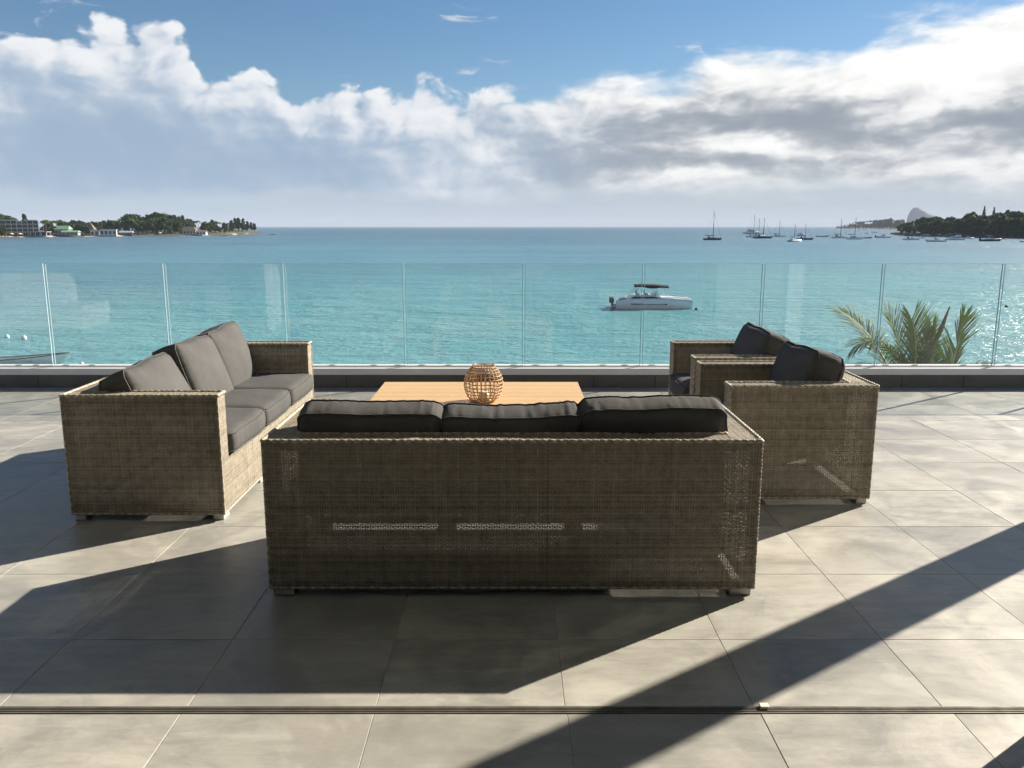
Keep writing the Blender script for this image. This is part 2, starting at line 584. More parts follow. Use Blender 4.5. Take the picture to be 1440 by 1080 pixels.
def mat_sea():
    m, nt, bs = new_mat('lagoon_water')
    p = position(nt)
    x, y, z = sep(p)
    dist = math_node(nt, 'SQRT', x * x + y * y)
    lg = math_node(nt, 'LOGARITHM', dist, 10.0)
    n1 = tnoise(vscale(p, 0.006, 0.0022, 0.0), 1.0, 5.0, 0.6, dist=0.6)
    n2 = tnoise(vscale(p, 0.030, 0.012, 0.0), 1.0, 5.0, 0.6, dist=0.4)
    # pale sand close in, deeper and bluer water further out, weed and coral patches between
    depth = clamp01(linmap(lg, 1.75, 3.0) + (n1 - 0.5) * 1.1)
    c = mixc(nt, smooth(depth, 0.0, 0.55), (0.105, 0.305, 0.330), (0.085, 0.212, 0.270))
    c = mixc(nt, smooth(depth, 0.45, 1.0), c, (0.070, 0.140, 0.190))
    c = mixc(nt, smooth(n2, 0.52, 0.74) * 0.45, c, (0.055, 0.170, 0.205))
    put(nt, bs.inputs['Base Color'], c)
    put(nt, bs.inputs['Roughness'], linmap(lg, 1.8, 3.2, 0.27, 0.34))
    bs.inputs['IOR'].default_value = 1.333
    calm = tnoise(vscale(p, 0.0035, 0.016, 0.0), 1.0, 4.0, 0.55, dist=0.5)       # cat's paws and slicks
    w1 = tnoise(vscale(p, 0.55, 0.95, 0.0), 1.0, 4.0, 0.55, dist=0.3)
    w2 = tnoise(vscale(p, 2.1, 3.4, 0.0), 1.0, 3.0, 0.55, dist=0.2)
    w3 = tnoise(vscale(p, 0.10, 0.19, 0.0), 1.0, 3.0, 0.5)
    amp = linmap(calm, 0.35, 0.65, 0.55, 1.25)
    h = (w1 * 0.60 + w2 * 0.26 + w3 * 1.3) * amp
    bump(nt, h, 1.0, 0.62, bs)
    return m


M = {}
M['tile'] = mat_tile()
M['dark_tile'] = mat_dark_tile()
M['wicker'] = mat_wicker()
M['grey_fabric'] = mat_fabric('charcoal_fabric', (0.096, 0.096, 0.096), (0.126, 0.125, 0.123))
M['wood'] = mat_wood()
M['glass'] = mat_glass()
M['glass_edge'] = mat_glass_edge()
M['sea'] = mat_sea()
M['grout'] = plain('grout', (0.42, 0.40, 0.345), 0.9, var=0.4, scale=6)
M['metal_grey'] = plain('brushed_aluminium', (0.40, 0.41, 0.42), 0.42, 0.6, var=0.08)
M['coping'] = plain('painted_coping', (0.64, 0.65, 0.66), 0.5, var=0.06, scale=3)
M['foot'] = plain('foot_metal', (0.50, 0.49, 0.46), 0.45, 0.3, var=0.1, scale=30)
M['frame_dark'] = plain('dark_frame', (0.07, 0.06, 0.05), 0.6)
M['track'] = plain('track_aluminium', (0.30, 0.28, 0.24), 0.45, 0.5, var=0.15, scale=15)
M['track_dark'] = plain('track_groove', (0.035, 0.033, 0.03), 0.7)
M['render_white'] = plain('white_render', (0.72, 0.71, 0.68), 0.85, var=0.05, scale=2)
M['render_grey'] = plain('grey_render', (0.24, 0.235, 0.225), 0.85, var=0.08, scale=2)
M['ivory'] = plain('ivory_clip', (0.75, 0.70, 0.58), 0.6)
M['rattan'] = plain('rattan_cane', (0.56, 0.36, 0.18), 0.5, var=0.3, scale=40)
M['rattan_dark'] = plain('rattan_cane_dark', (0.36, 0.21, 0.10), 0.5, var=0.3, scale=40)
M['candle'] = plain('candle_wax', (0.80, 0.62, 0.50), 0.5)
M['bark'] = plain('bark', (0.12, 0.095, 0.07), 0.9, var=0.3, scale=3)
M['palm_bark'] = plain('palm_bark', (0.22, 0.19, 0.15), 0.9, var=0.3, scale=6)
M['leaf_broad'] = mat_leaf('broad_leaf', (0.030, 0.062, 0.018), (0.105, 0.150, 0.045), (0.095, 0.125, 0.050))
M['leaf_dark'] = mat_leaf('dark_leaf', (0.028, 0.058, 0.018), (0.092, 0.130, 0.042), (0.115, 0.130, 0.050))
M['leaf_casuarina'] = mat_leaf('casuarina_needles', (0.022, 0.042, 0.018), (0.060, 0.082, 0.036), None)
M['leaf_palm'] = mat_leaf('palm_leaflet', (0.028, 0.090, 0.012), (0.105, 0.190, 0.030), None, 0.35)
M['leaf_palm_far'] = mat_leaf('far_palm_leaf', (0.040, 0.080, 0.022), (0.115, 0.145, 0.045), None, 0.3)
M['palm_rib'] = plain('palm_rib', (0.30, 0.31, 0.14), 0.6)
M['palm_dry'] = plain('palm_dry', (0.060, 0.058, 0.036), 0.8)
M['boat_white'] = plain('white_gelcoat', (0.78, 0.79, 0.80), 0.25, var=0.04, scale=1)
M['boat_black'] = plain('black_gelcoat', (0.012, 0.014, 0.018), 0.3, var=0.1)
M['boat_blue'] = plain('navy_gelcoat', (0.03, 0.06, 0.14), 0.3)
M['boat_grey'] = plain('grey_gelcoat', (0.30, 0.33, 0.36), 0.35)
M['boat_green'] = plain('green_antifoul', (0.05, 0.16, 0.06), 0.6)
M['boat_glass'] = plain('tinted_window', (0.012, 0.016, 0.024), 0.08, var=0.05)
M['boat_rubber'] = plain('black_canvas', (0.018, 0.018, 0.020), 0.75)
M['boat_chrome'] = plain('steel_tube', (0.55, 0.56, 0.58), 0.25, 0.9)
M['boat_teak'] = plain('deck_teak', (0.36, 0.22, 0.12), 0.7)
M['mast'] = plain('mast_aluminium', (0.07, 0.075, 0.085), 0.6)
M['buoy'] = plain('white_buoy', (0.75, 0.74, 0.70), 0.5)
M['buoy_dark'] = plain('dark_buoy', (0.03, 0.03, 0.03), 0.5)
M['thatch'] = plain('thatch', (0.17, 0.135, 0.09), 0.95, var=0.25, scale=1.5, bmp=0.4)
M['roof_green'] = plain('green_roof', (0.20, 0.36, 0.24), 0.6, var=0.1, scale=0.5)
M['roof_grey'] = plain('grey_roof', (0.38, 0.40, 0.42), 0.6, var=0.1, scale=0.5)
M['hotel_wall'] = plain('hotel_wall', (0.30, 0.29, 0.27), 0.8, var=0.08, scale=0.3)
M['hotel_dark'] = plain('hotel_recess', (0.055, 0.06, 0.07), 0.4, var=0.2, scale=0.3)
M['house_white'] = plain('weathered_white_wall', (0.60, 0.60, 0.57), 0.8, var=0.1, scale=0.4)
M['parasol'] = plain('parasol_cloth', (0.70, 0.66, 0.56), 0.9)


def mat_shore():
    m, nt, bs = new_mat('shore_ground')
    p = position(nt)
    x, y, z = sep(p)
    n = tnoise(p, 0.05, 6.0, 0.65)
    n2 = tnoise(p, 0.4, 5.0, 0.7)
    c = mixc(nt, smooth(n2, 0.4, 0.6), (0.030, 0.028, 0.026), (0.085, 0.078, 0.068))       # basalt rocks
    c = mixc(nt, smooth(n, 0.52, 0.62), c, (0.44, 0.38, 0.29))                             # coral sand
    c = mixc(nt, smooth(z + (n - 0.5) * 2.0, -5.4, -4.6), c, mixc(nt, n2, (0.035, 0.055, 0.018), (0.10, 0.11, 0.04)))
    put(nt, bs.inputs['Base Color'], c)
    bs.inputs['Roughness'].default_value = 0.95
    bump(nt, n2, 0.6, 0.5, bs)
    return m


def mat_rock_island():
    m, nt, bs = new_mat('island_rock')
    p = position(nt)
    n = tnoise(vscale(p, 0.01, 0.01, 0.03), 1.0, 6.0, 0.6)
    c = mixc(nt, n, (0.06, 0.065, 0.05), (0.16, 0.14, 0.11))
    put(nt, bs.inputs['Base Color'], c)
    bs.inputs['Roughness'].default_value = 0.95
    bump(nt, n, 0.8, 8.0, bs)
    return m


M['shore'] = mat_shore()
M['island'] = mat_rock_island()

# ------------------------------------------------------------------ setting: sea and the ground below the terrace
SEA_Z = -7.0


def build_sea():
    mb = MB()
    ys = [14, 30, 60, 120, 300, 800, 2000, 5000, 12000, 26000]
    rings = []
    for y in ys:
        w = 60 + y * 1.6
        rings.append([(w * k / 8.0, y, SEA_Z) for k in range(-8, 9)])
    mb.loft(rings, False, False, False)
    o = mb.build('sea', M['sea'])
    tag(o, 'turquoise lagoon water reaching out to the horizon', 'sea', kind='structure')


build_sea()


def build_ground():
    mb = MB()
    prof = [(-60, -4.0), (8, -4.0), (14, -5.2), (20, -6.6), (26, -8.0)]
    rings = [[(x, y, z + 0.25 * mnoise.noise((x * 0.2, y * 0.2, 3.0))) for x in range(-60, 61, 6)] for y, z in prof]
    mb.loft(rings, True, False, False)
    o = mb.build('ground', M['shore'])
    tag(o, 'garden ground and beach below the terrace', 'ground', kind='structure')


build_ground()

# ------------------------------------------------------------------ terrace floor, tile by tile
TILE_X, TILE_Y = 0.608, 0.594
X0, Y0 = 0.170, 2.870
TRACK_Y0, TRACK_Y1 = 2.392, 2.426
rng = random.Random(5)


def build_floor():
    base = MB().box(-8.2, 8.2, -7.5, 8.06, -0.30, -0.0026)
    base.box(-8.2, 8.2, -7.5, 8.06, -4.4, -0.31)
    f = base.build('terrace_floor', M['grout'])
    tag(f, 'terrace floor of large grey cement tiles', 'floor', kind='structure')
    j = 0.0017
    cache = {}

    def tile(x0, x1, y0, y1):
        w, d = x1 - x0 - j, y1 - y0 - j
        key = (round(w, 4), round(d, 4))
        if key not in cache:
            b = 0.0010
            mb = MB()
            h = 0.0022
            lo = [(-w / 2, -d / 2, -h), (w / 2, -d / 2, -h), (w / 2, d / 2, -h), (-w / 2, d / 2, -h)]
            mid = [(p[0], p[1], -b) for p in lo]
            hi = [(p[0] - math.copysign(b, p[0]), p[1] - math.copysign(b, p[1]), 0) for p in lo]
            mb.loft([lo, mid, hi], False, True)
            cache[key] = mb.mesh('tile', M['tile'])
        link_mesh('tile', cache[key], f, ((x0 + x1) / 2, (y0 + y1) / 2, rng.uniform(-0.0005, 0.0005)),
                  (rng.uniform(-0.0012, 0.0012), rng.uniform(-0.0012, 0.0012), 0))

    ky = range(0, 9)
    rows = [(TRACK_Y1 + 0.004, Y0)] + [(Y0 + TILE_Y * k, Y0 + TILE_Y * (k + 1)) for k in ky]
    rows = [(a, min(b, 7.808)) for a, b in rows if a < 7.75]
    for (a, b) in rows:
        half = (b * 0.98 + 0.3) * 0.62 + 0.9
        k0 = int(math.floor((-half - X0) / TILE_X)); k1 = int(math.ceil((half - X0) / TILE_X))
        for k in range(k0, k1): tile(X0 + TILE_X * k, X0 + TILE_X * (k + 1), a, b)
    for k in range(-5, 5):
        x = 0.176 + 0.614 * k
        tile(x, x + 0.614, TRACK_Y0 - 0.004 - 0.6, TRACK_Y0 - 0.004)
        tile(x, x + 0.614, TRACK_Y0 - 0.004 - 1.2, TRACK_Y0 - 0.004 - 0.6)


build_floor()


def build_track():
    t = empty('sliding_door_track', (0, 2.409, 0), 0, 'narrow metal sliding door track set flush across the tiled floor', 'door track')
    MB().box(-6.0, 6.0, -0.0175, 0.0175, -0.0022, -0.0012).build('channel', M['track_dark'], t)
    for y in (-0.0155, -0.004, 0.0085, 0.0165):
        MB().box(-6.0, 6.0, y - 0.0016, y + 0.0016, -0.0011, 0.0024).build('rail', M['track'], t)
    MB().box(0.795, 0.823, 0.000, 0.024, 0.0026, 0.0120, 0.002).build('door_stop', M['ivory'], t)


build_track()


# ------------------------------------------------------------------ kerb and glass balustrade
def build_kerb():
    k = empty('parapet_kerb', (0, 7.812, 0), 0, 'low dark tiled kerb with pale grey coping under the glass', 'kerb')
    MB().box(-8.1, 8.1, 0.012, 0.24, -0.012, 0.1245).build('core', M['dark_tile'], k)
    x = -8.09
    i = 0
    me = MB().box(0.002, 0.588, -0.002, 0.0115, -0.010, 0.1235, 0.0015).mesh('facing_tile', M['dark_tile'])
    while x < 7.5:
        link_mesh('facing_tile', me, k, (x, rng.uniform(-0.001, 0.001), 0)); x += 0.5915
    mb = MB().box(-8.1, 8.1, -0.014, 0.255, 0.125, 0.187, 0.003)
    mb.build('coping', M['coping'], k)
    return k


build_kerb()


def build_railing():
    g = empty('glass_balustrade', (0, 7.905, 0.187), 0, 'frameless clear glass balustrade along the terrace edge', 'balustrade')
    MB().box(-8.0, 8.0, -0.024, -0.009, 0.0, 0.012).build('base_rail', M['render_white'], g)
    MB().box(-8.0, 8.0, 0.021, 0.034, 0.0, 0.012).build('base_rail', M['render_white'], g)
    P = 1.1355
    gap = 0.024
    n = 0
    me = MB().box(gap / 2 + 0.003, P - gap / 2 - 0.003, 0.0, 0.012, 0.0, 0.985).mesh('glass_panel', M['glass'])
    ed = MB().box(-0.002, 0.002, -0.0005, 0.0125, 0.0, 0.986).mesh('panel_edge', M['glass_edge'])
    tp = MB().box(gap / 2, P - gap / 2, -0.0005, 0.0125, 0.9862, 0.9885).mesh('panel_top_edge', M['glass_edge'])
    wd = MB().box(0.0, 0.06, -0.006, -0.001, 0.0, 0.022).mesh('setting_wedge', M['foot'])
    for k in range(-7, 7):
        x = 0.112 + P * k
        p = link_mesh('glass_panel', me, g, (x, 0, 0))
        link_mesh('panel_edge', ed, p, (gap / 2, 0, 0)); link_mesh('panel_edge', ed, p, (P - gap / 2, 0, 0))
        link_mesh('panel_top_edge', tp, p)
        for u in (0.10, 0.36, 0.78, 0.98):
            link_mesh('setting_wedge', wd, p, (u + rng.uniform(-0.05, 0.05), 0, 0))


build_railing()


# ------------------------------------------------------------------ the house behind and above the camera
def build_house():
    h = empty('house', (0, 0, 0), 0, 'house shading the terrace, its roof slab carried on a column', 'house')
    MB().box(-6.2, 4.35, -7.4, 5.15, 3.10, 3.42).build('roof', M['render_white'], h)
    MB().box(-0.105, 0.105, -0.105, 0.105, 0.0, 3.1, 0.006).build('column', M['render_white'], h, (3.75, 4.713, 0))
    MB().box(-7.4, -4.6, 2.20, 2.40, 0.0, 3.09).build('facade_wall', M['render_grey'], h)
    MB().box(3.3, 5.4, 2.20, 2.40, 0.0, 3.09).build('facade_wall', M['render_grey'], h)
    MB().box(-7.4, 5.4, -7.4, -7.2, 0.0, 3.09).build('back_wall', M['render_grey'], h)
    MB().box(-7.4, -7.2, -7.19, 2.19, 0.0, 3.09).build('side_wall', M['render_grey'], h)
    MB().box(5.2, 5.4, -7.19, 2.19, 0.0, 3.09).build('side_wall', M['render_grey'], h)
    for x, y, w in ((-3.62, 3.42, 0.045), (-3.74, 2.72, 0.07)):
        MB().box(x - w, x + w, y - w, y + w, 0.0, 3.09).build('post', M['render_white'], h)


build_house()


def build_sliding_door():
    d = empty('sliding_door', (1.775, 2.409, 0), 0, 'grey framed sliding glass door pushed open beside the track', 'door')
    for x in (0.0, 1.24):
        MB().box(x, x + 0.06, -0.02, 0.02, 0.004, 2.6).build('stile', M['frame_dark'], d)
    for z in (0.004, 2.52):
        MB().box(0.062, 1.238, -0.019, 0.019, z, z + 0.08).build('rail', M['frame_dark'], d)
    MB().box(0.061, 1.239, -0.004, 0.004, 0.085, 2.519).build('pane', M['glass'], d)
    MB().box(0.015, 0.045, 0.021, 0.06, 0.95, 1.25, 0.004).build('handle', M['metal_grey'], d)


build_sliding_door()


def build_daybed():
    d = empty('garden_daybed', (-7.5, 2.9, 0), 0, 'white masonry daybed on the far left of the terrace', 'daybed')
    MB().box(-0.62, 1.0, -0.45, 0.45, 0.0, 0.34).build('seat', M['render_white'], d)
    MB().box(-0.62, 0.5, -0.449, -0.25, 0.341, 0.80).build('backrest', M['render_white'], d)


build_daybed()


# ------------------------------------------------------------------ wicker furniture
def np_mesh(name, v, f, mat, shade=None, smooth_=True):
    me = bpy.data.meshes.new(name)
    v = np.asarray(v, dtype=np.float32); f = np.asarray(f, dtype=np.int32)
    me.vertices.add(len(v)); me.vertices.foreach_set('co', v.ravel())
    me.loops.add(f.size); me.loops.foreach_set('vertex_index', f.ravel())
    me.polygons.add(len(f))
    k = f.shape[1]
    me.polygons.foreach_set('loop_start', np.arange(0, f.size, k, dtype=np.int32))
    me.polygons.foreach_set('loop_total', np.full(len(f), k, dtype=np.int32))
    me.polygons.foreach_set('use_smooth', np.full(len(f), smooth_))
    me.update(calc_edges=True)
    if shade is not None:
        at = me.attributes.new('shade', 'FLOAT', 'POINT')
        at.data.foreach_set('value', np.asarray(shade, dtype=np.float32))
    me.materials.append(mat)
    return me


def weave(panels, name, seed=1, pu=0.0104, pv=0.0054, wv=0.0043, ws=0.0040, amp=0.0021):
    """real woven cane: upright stakes with weavers passing in front and behind in turn.
    panels: list of (origin, u axis, v axis, width, height)"""
    r = np.random.default_rng(seed)
    V, F, S = [], [], []
    off = 0
    for (o, u, v, w, h) in panels:
        o, u, v = (np.array(a, dtype=float) for a in (o, u, v))
        n = np.cross(u, v)
        ns = max(2, int(round(w / pu))); du = w / ns
        nr = max(2, int(round(h / pv))); dv = h / nr
        # weavers
        k = np.arange(2 * ns + 1)
        uu = k * du / 2
        rows = np.arange(nr)
        vj = (rows + 0.5) * dv + r.normal(0, 0.00035, nr)
        off_n = amp * np.cos(np.pi * k[None, :] / 2) * np.where(rows % 3 == 0, -1, 1)[:, None] + 0.15 * amp * np.cos(np.pi * k)[None, :]
        off_n = off_n * (1 + 0.25 * r.normal(0, 1, (nr, len(k))))
        wob = 0.0004 * r.normal(0, 1, (nr, len(k)))
        cs = np.array([-0.5, 0.0, 0.5]) * wv * dv / pv
        cn = np.array([-0.0006, 0.0005, -0.0006])
        P = (o[None, None, None, :] + uu[None, :, None, None] * u + ((vj[:, None] + wob)[:, :, None] + cs[None, None, :])[..., None] * v
             + (off_n[:, :, None] + cn[None, None, :])[..., None] * n)
        nk = len(k)
        idx = (np.arange(nr)[:, None, None] * nk + np.arange(nk - 1)[None, :, None]) * 3 + np.arange(2)[None, None, :]
        q = np.stack([idx, idx + 3, idx + 4, idx + 1], -1).reshape(-1, 4) + off
        V.append(P.reshape(-1, 3)); F.append(q)
        sh = np.clip(r.normal(0.46, 0.15, nr), 0, 1)[:, None, None] + r.normal(0, 0.08, (nr, nk, 1)) + np.zeros((1, 1, 3))
        S.append(sh.ravel()); off += nr * nk * 3
        # stakes
        ui = np.arange(ns + 1) * du
        nseg = 2
        vv = np.linspace(0, h, nseg + 1)
        cu = np.array([-0.5, 0.0, 0.5]) * ws
        cn2 = np.array([-0.0002, 0.0013, -0.0002])
        P = (o[None, None, None, :] + (ui[:, None, None] + cu[None, None, :])[..., None] * u + vv[None, :, None, None] * v
             + np.broadcast_to(cn2[None, None, :], (ns + 1, nseg + 1, 3))[..., None] * n)
        m = nseg + 1
        idx = (np.arange(ns + 1)[:, None, None] * m + np.arange(nseg)[None, :, None]) * 3 + np.arange(2)[None, None, :]
        q = np.stack([idx, idx + 1, idx + 4, idx + 3], -1).reshape(-1, 4) + off
        V.append(P.reshape(-1, 3)); F.append(q)
        sh = np.clip(r.normal(0.56, 0.16, ns + 1), 0, 1)[:, None, None] + np.zeros((1, m, 3))
        S.append(sh.ravel()); off += (ns + 1) * m * 3
    return np_mesh(name, np.concatenate(V), np.concatenate(F), M['wicker'], np.concatenate(S))


def rope(paths, name, r0=0.0088, pitch=0.030, seed=3):
    """twisted cane braid that binds the edges"""
    r = np.random.default_rng(seed)
    V, F, S = [], [], []
    off = 0
    nth = 8
    for pts in paths:
        pts = [np.array(p, float) for p in pts]
        seq, tang = [], []
        for a, b in zip(pts[:-1], pts[1:]):
            L = np.linalg.norm(b - a); m = max(2, int(L / 0.003))
            for t in np.linspace(0, 1, m): seq.append(a + (b - a) * t); tang.append((b - a) / L)
        seq = np.array(seq); tang = np.array(tang)
        up = np.where(np.abs(tang[:, 2:3]) > 0.9, np.array([[1.0, 0, 0]]), np.array([[0, 0, 1.0]]))
        e1 = np.cross(tang, up); e1 /= np.linalg.norm(e1, axis=1, keepdims=True); e2 = np.cross(tang, e1)
        s = np.concatenate([[0], np.cumsum(np.linalg.norm(np.diff(seq, axis=0), axis=1))])
        th = np.arange(nth) * 2 * np.pi / nth
        rad = r0 * (1 + 0.19 * np.cos(2 * th[None, :] - 2 * np.pi * s[:, None] / pitch) + 0.04 * r.normal(0, 1, (len(s), 1)))
        P = seq[:, None, :] + rad[..., None] * (np.cos(th)[None, :, None] * e1[:, None, :] + np.sin(th)[None, :, None] * e2[:, None, :])
        m = len(seq)
        i = np.arange(m - 1)[:, None]; k = np.arange(nth)[None, :]; l = (k + 1) % nth
        q = np.stack([i * nth + k, i * nth + l, (i + 1) * nth + l, (i + 1) * nth + k], -1).reshape(-1, 4) + off
        V.append(P.reshape(-1, 3)); F.append(q)
        S.append(np.repeat(np.clip(0.62 + 0.25 * np.sin(s * 150) + r.normal(0, 0.1, m), 0, 1), nth)); off += m * nth
    return np_mesh(name, np.concatenate(V), np.concatenate(F), M['wicker'], np.concatenate(S))


SD, SH, AT = 0.80, 0.672, 0.115          # depth, height, arm thickness
ZB, ZS = 0.036, 0.315                    # underside, top of the seat base
PANELS = {}


def seat_parts(W, seed):
    """the woven shell shared by all seats of one width"""
    key = round(W, 3)
    if key in PANELS: return PANELS[key]
    h = W / 2
    A, B = 0.0, SD
    zt = SH - 0.004
    ex, ey, ez = (1, 0, 0), (0, 1, 0), (0, 0, 1)
    nx, ny = (-1, 0, 0), (0, -1, 0)
    d = {}
    d['back_panel'] = weave([((-h, A, ZB), ex, ez, W, zt - ZB)], 'back_panel', seed)
    d['side_panel'] = weave([((h, A, ZB), ey, ez, SD, zt - ZB)], 'side_panel', seed + 1)
    d['side_panel_b'] = weave([((-h, B, ZB), ny, ez, SD, zt - ZB)], 'side_panel', seed + 2)
    d['front_panel'] = weave([((h, B, ZB), nx, ez, W, ZS - ZB)], 'front_panel', seed + 3)
    d['arm_end'] = weave([((h, B, ZS + 0.001), nx, ez, AT, zt - ZS)], 'arm_end', seed + 4)
    d['arm_end_b'] = weave([((-h + AT, B, ZS + 0.001), nx, ez, AT, zt - ZS)], 'arm_end', seed + 5)
    d['arm_top'] = weave([((h, A, zt), ny, ex, -SD, -AT)], 'arm_top', seed + 6) if False else weave([((h - AT, B, zt), ny, ex, SD, AT)], 'arm_top', seed + 6)
    d['arm_top_b'] = weave([((-h, B, zt), ny, ex, SD, AT)], 'arm_top', seed + 7)
    d['back_top'] = weave([((-h + AT, 0, zt), ex, ey, W - 2 * AT, AT)], 'back_top', seed + 8)
    d['inner_arm'] = weave([((h - AT, B, ZS), ny, ez, SD - AT, zt - ZS)], 'inner_arm_panel', seed + 9)
    d['inner_arm_b'] = weave([((-h + AT, AT, ZS), ey, ez, SD - AT, zt - ZS)], 'inner_arm_panel', seed + 10)
    d['inner_back'] = weave([((h - AT, AT, ZS), nx, ez, W - 2 * AT, zt - ZS)], 'inner_back_panel', seed + 11)
    z = zt
    d['braid'] = rope([[(-h, B, z), (-h, A, z), (h, A, z), (h, B, z)],
                       [(-h + AT, B, z), (-h + AT, AT, z), (h - AT, AT, z), (h - AT, B, z)],
                       [(-h, B, z), (-h + AT, B, z)], [(h - AT, B, z), (h, B, z)]], 'edge_braid')
    d['corner'] = rope([[(sx * h, y, ZB), (sx * h, y, z)] for sx in (-1, 1) for y in (A, B)]
                       + [[(-h, A, ZB), (h, A, ZB)], [(-h, B, ZB), (h, B, ZB)], [(-h, A, ZB), (-h, B, ZB)], [(h, A, ZB), (h, B, ZB)]], 'corner_binding', 0.0055, 0.016)
    fr = MB()
    t = 0.014
    for sx in (-1, 1):
        for y in (A + 0.02, B - 0.02):
            x = sx * (h - 0.02); fr.box(x - t, x + t, y - t, y + t, ZB, zt - 0.012)
        x = sx * (h - AT + 0.02); fr.box(x - t, x + t, B - 0.034, B - 0.006, ZS, zt - 0.012)
        x = sx * (h - 0.02); fr.box(x - t, x + t, A + 0.035, B - 0.035, zt - 0.04, zt - 0.012)
        fr.box(x - t, x + t, A + 0.035, B - 0.035, ZB + 0.002, ZB + 0.026)
    for y in (A + 0.02, B - 0.02):
        fr.box(-h + 0.035, h - 0.035, y - t, y + t, ZB + 0.002, ZB + 0.026)
        zf = ZS - 0.04 if y > 0.4 else ZS + 0.05
        fr.box(-h + 0.035, h - 0.035, y - t, y + t, zf, zf + 0.03)
    fr.box(-h + 0.035, h - 0.035, A + 0.006, A + 0.034, zt - 0.04, zt - 0.012)
    d['frame'] = fr.mesh('frame', M['frame_dark'])
    d['slat'] = MB().box(-h + AT + 0.004, h - AT - 0.004, 0, 0.065, 0, 0.012).mesh('seat_slat', M['frame_dark'])
    ft = MB()
    ft.box(-0.045, 0.045, -0.028, 0.028, 0.0, ZB - 0.004, 0.003)
    d['foot'] = ft.mesh('foot', M['foot'])
    PANELS[key] = d
    return d


def cushion_mesh(name, w, d, t, puff=0.03, seed=0, wr=1.0, sag=0.0, n=30):
    """box cushion lying flat: w along x, d along y, t thick, with rounded corners, crown and puckers"""
    hx, hy, hz = w / 2, d / 2, t / 2
    rad = min(0.045, t * 0.36)
    S = []
    g = [math.copysign(1 - (1 - abs(s)) ** 1.35, s) for s in np.linspace(-1, 1, n + 1)]
    nz = 8
    gz = list(np.linspace(-1, 1, nz + 1))
    idx, V, F = {}, [], []

    def vert(i, j, k):
        key = (i, j, k)
        if key in idx: return idx[key]
        p = Vector((g[i] * hx, g[j] * hy, gz[k] * hz))
        inn = Vector((max(-hx + rad, min(hx - rad, p.x)), max(-hy + rad, min(hy - rad, p.y)), max(-hz + rad * 0.55, min(hz - rad * 0.55, p.z))))
        dl = p - inn
        if dl.length > 1e-6:
            e = Vector((dl.x / rad, dl.y / rad, dl.z / (rad * 0.55)))
            e.normalize()
            q = inn + Vector((e.x * rad, e.y * rad, e.z * rad * 0.55))
        else: q = p
        ux, uy, uz = q.x / hx, q.y / hy, q.z / hz
        cx, cy = max(0, 1 - ux * ux), max(0, 1 - uy * uy)
        q.z += puff * math.sqrt(cx) ** 1.3 * math.sqrt(cy) ** 1.3 * uz
        # the sides bow out a little between the corners, the edge line wanders
        ed = max(0, 1 - uz * uz)
        q.x += math.copysign(1, ux) * abs(ux) ** 6 * (0.008 * ed + 0.010 * (cy - 0.6))
        q.y += math.copysign(1, uy) * abs(uy) ** 6 * (0.010 * ed + 0.012 * (cx - 0.6))
        q.y += 0.010 * mnoise.noise((q.x * 5 + seed, 1.3, 0.0)) * abs(uy) ** 3
        q.z += 0.008 * mnoise.noise((q.x * 4 + seed * 3.1, q.y * 4, 0.7)) * abs(uz)
        # puckers running in from the seams
        ex = abs(ux) ** 5; ey = abs(uy) ** 5
        pk = (mnoise.noise((q.x * 38 + seed * 7.7, q.z * 4, 2.0)) * 0.7 + mnoise.noise((q.x * 90 + seed * 3.3, q.z * 9, 5.0)) * 0.6) * (0.4 + abs(mnoise.noise((q.x * 6 + seed, 0.0, 9.0))) * 2.0) * ey + mnoise.noise((q.y * 38 + seed * 5.1, q.z * 4, 4.0)) * ex
        pk2 = mnoise.noise((q.x * 13 + q.y * 7 + seed, q.y * 9, q.z * 8))
        amp = wr * 0.0042
        if abs(uz) < 0.95:
            q.y += math.copysign(amp, uy) * pk * ey * 1.4
            q.x += math.copysign(amp, ux) * pk * ex * 1.4
        q.z += uz * wr * (0.0035 * pk + 0.0030 * pk2)
        q.y -= sag * cx * max(0, uy) ** 2
        idx[key] = len(V); V.append(q)
        return idx[key]

    for i in range(n):
        for j in range(n):
            F.append((vert(i, j, 0), vert(i, j + 1, 0), vert(i + 1, j + 1, 0), vert(i + 1, j, 0)))
            F.append((vert(i, j, nz), vert(i + 1, j, nz), vert(i + 1, j + 1, nz), vert(i, j + 1, nz)))
        for k in range(nz):
            F.append((vert(i, 0, k), vert(i + 1, 0, k), vert(i + 1, 0, k + 1), vert(i, 0, k + 1)))
            F.append((vert(i, n, k), vert(i, n, k + 1), vert(i + 1, n, k + 1), vert(i + 1, n, k)))
            F.append((vert(0, i, k), vert(0, i, k + 1), vert(0, i + 1, k + 1), vert(0, i + 1, k)))
            F.append((vert(n, i, k), vert(n, i + 1, k), vert(n, i + 1, k + 1), vert(n, i, k + 1)))
    body = np_mesh(name, [tuple(p) for p in V], F, M['grey_fabric'])
    # piping follows the two seams
    pipes = MB()
    for k in (1, nz - 1):
        loop = [vert(i, 0, k) for i in range(n)] + [vert(n, j, k) for j in range(n)] + [vert(i, n, k) for i in range(n, 0, -1)] + [vert(0, j, k) for j in range(n, 0, -1)]
        pts = []
        for a in loop:
            p = V[a]; o = Vector((p.x / hx, p.y / hy, 0)); o = Vector((o.x ** 5, o.y ** 5, 0))
            if o.length > 1e-4: o.normalize()
            pts.append(p + o * 0.0015 + Vector((0, 0, 0.002 if k > 1 else -0.002)))
        pipes.tube(pts, 0.0042, 5, closed=True)
    return body, pipes.mesh('piping', M['grey_fabric'])


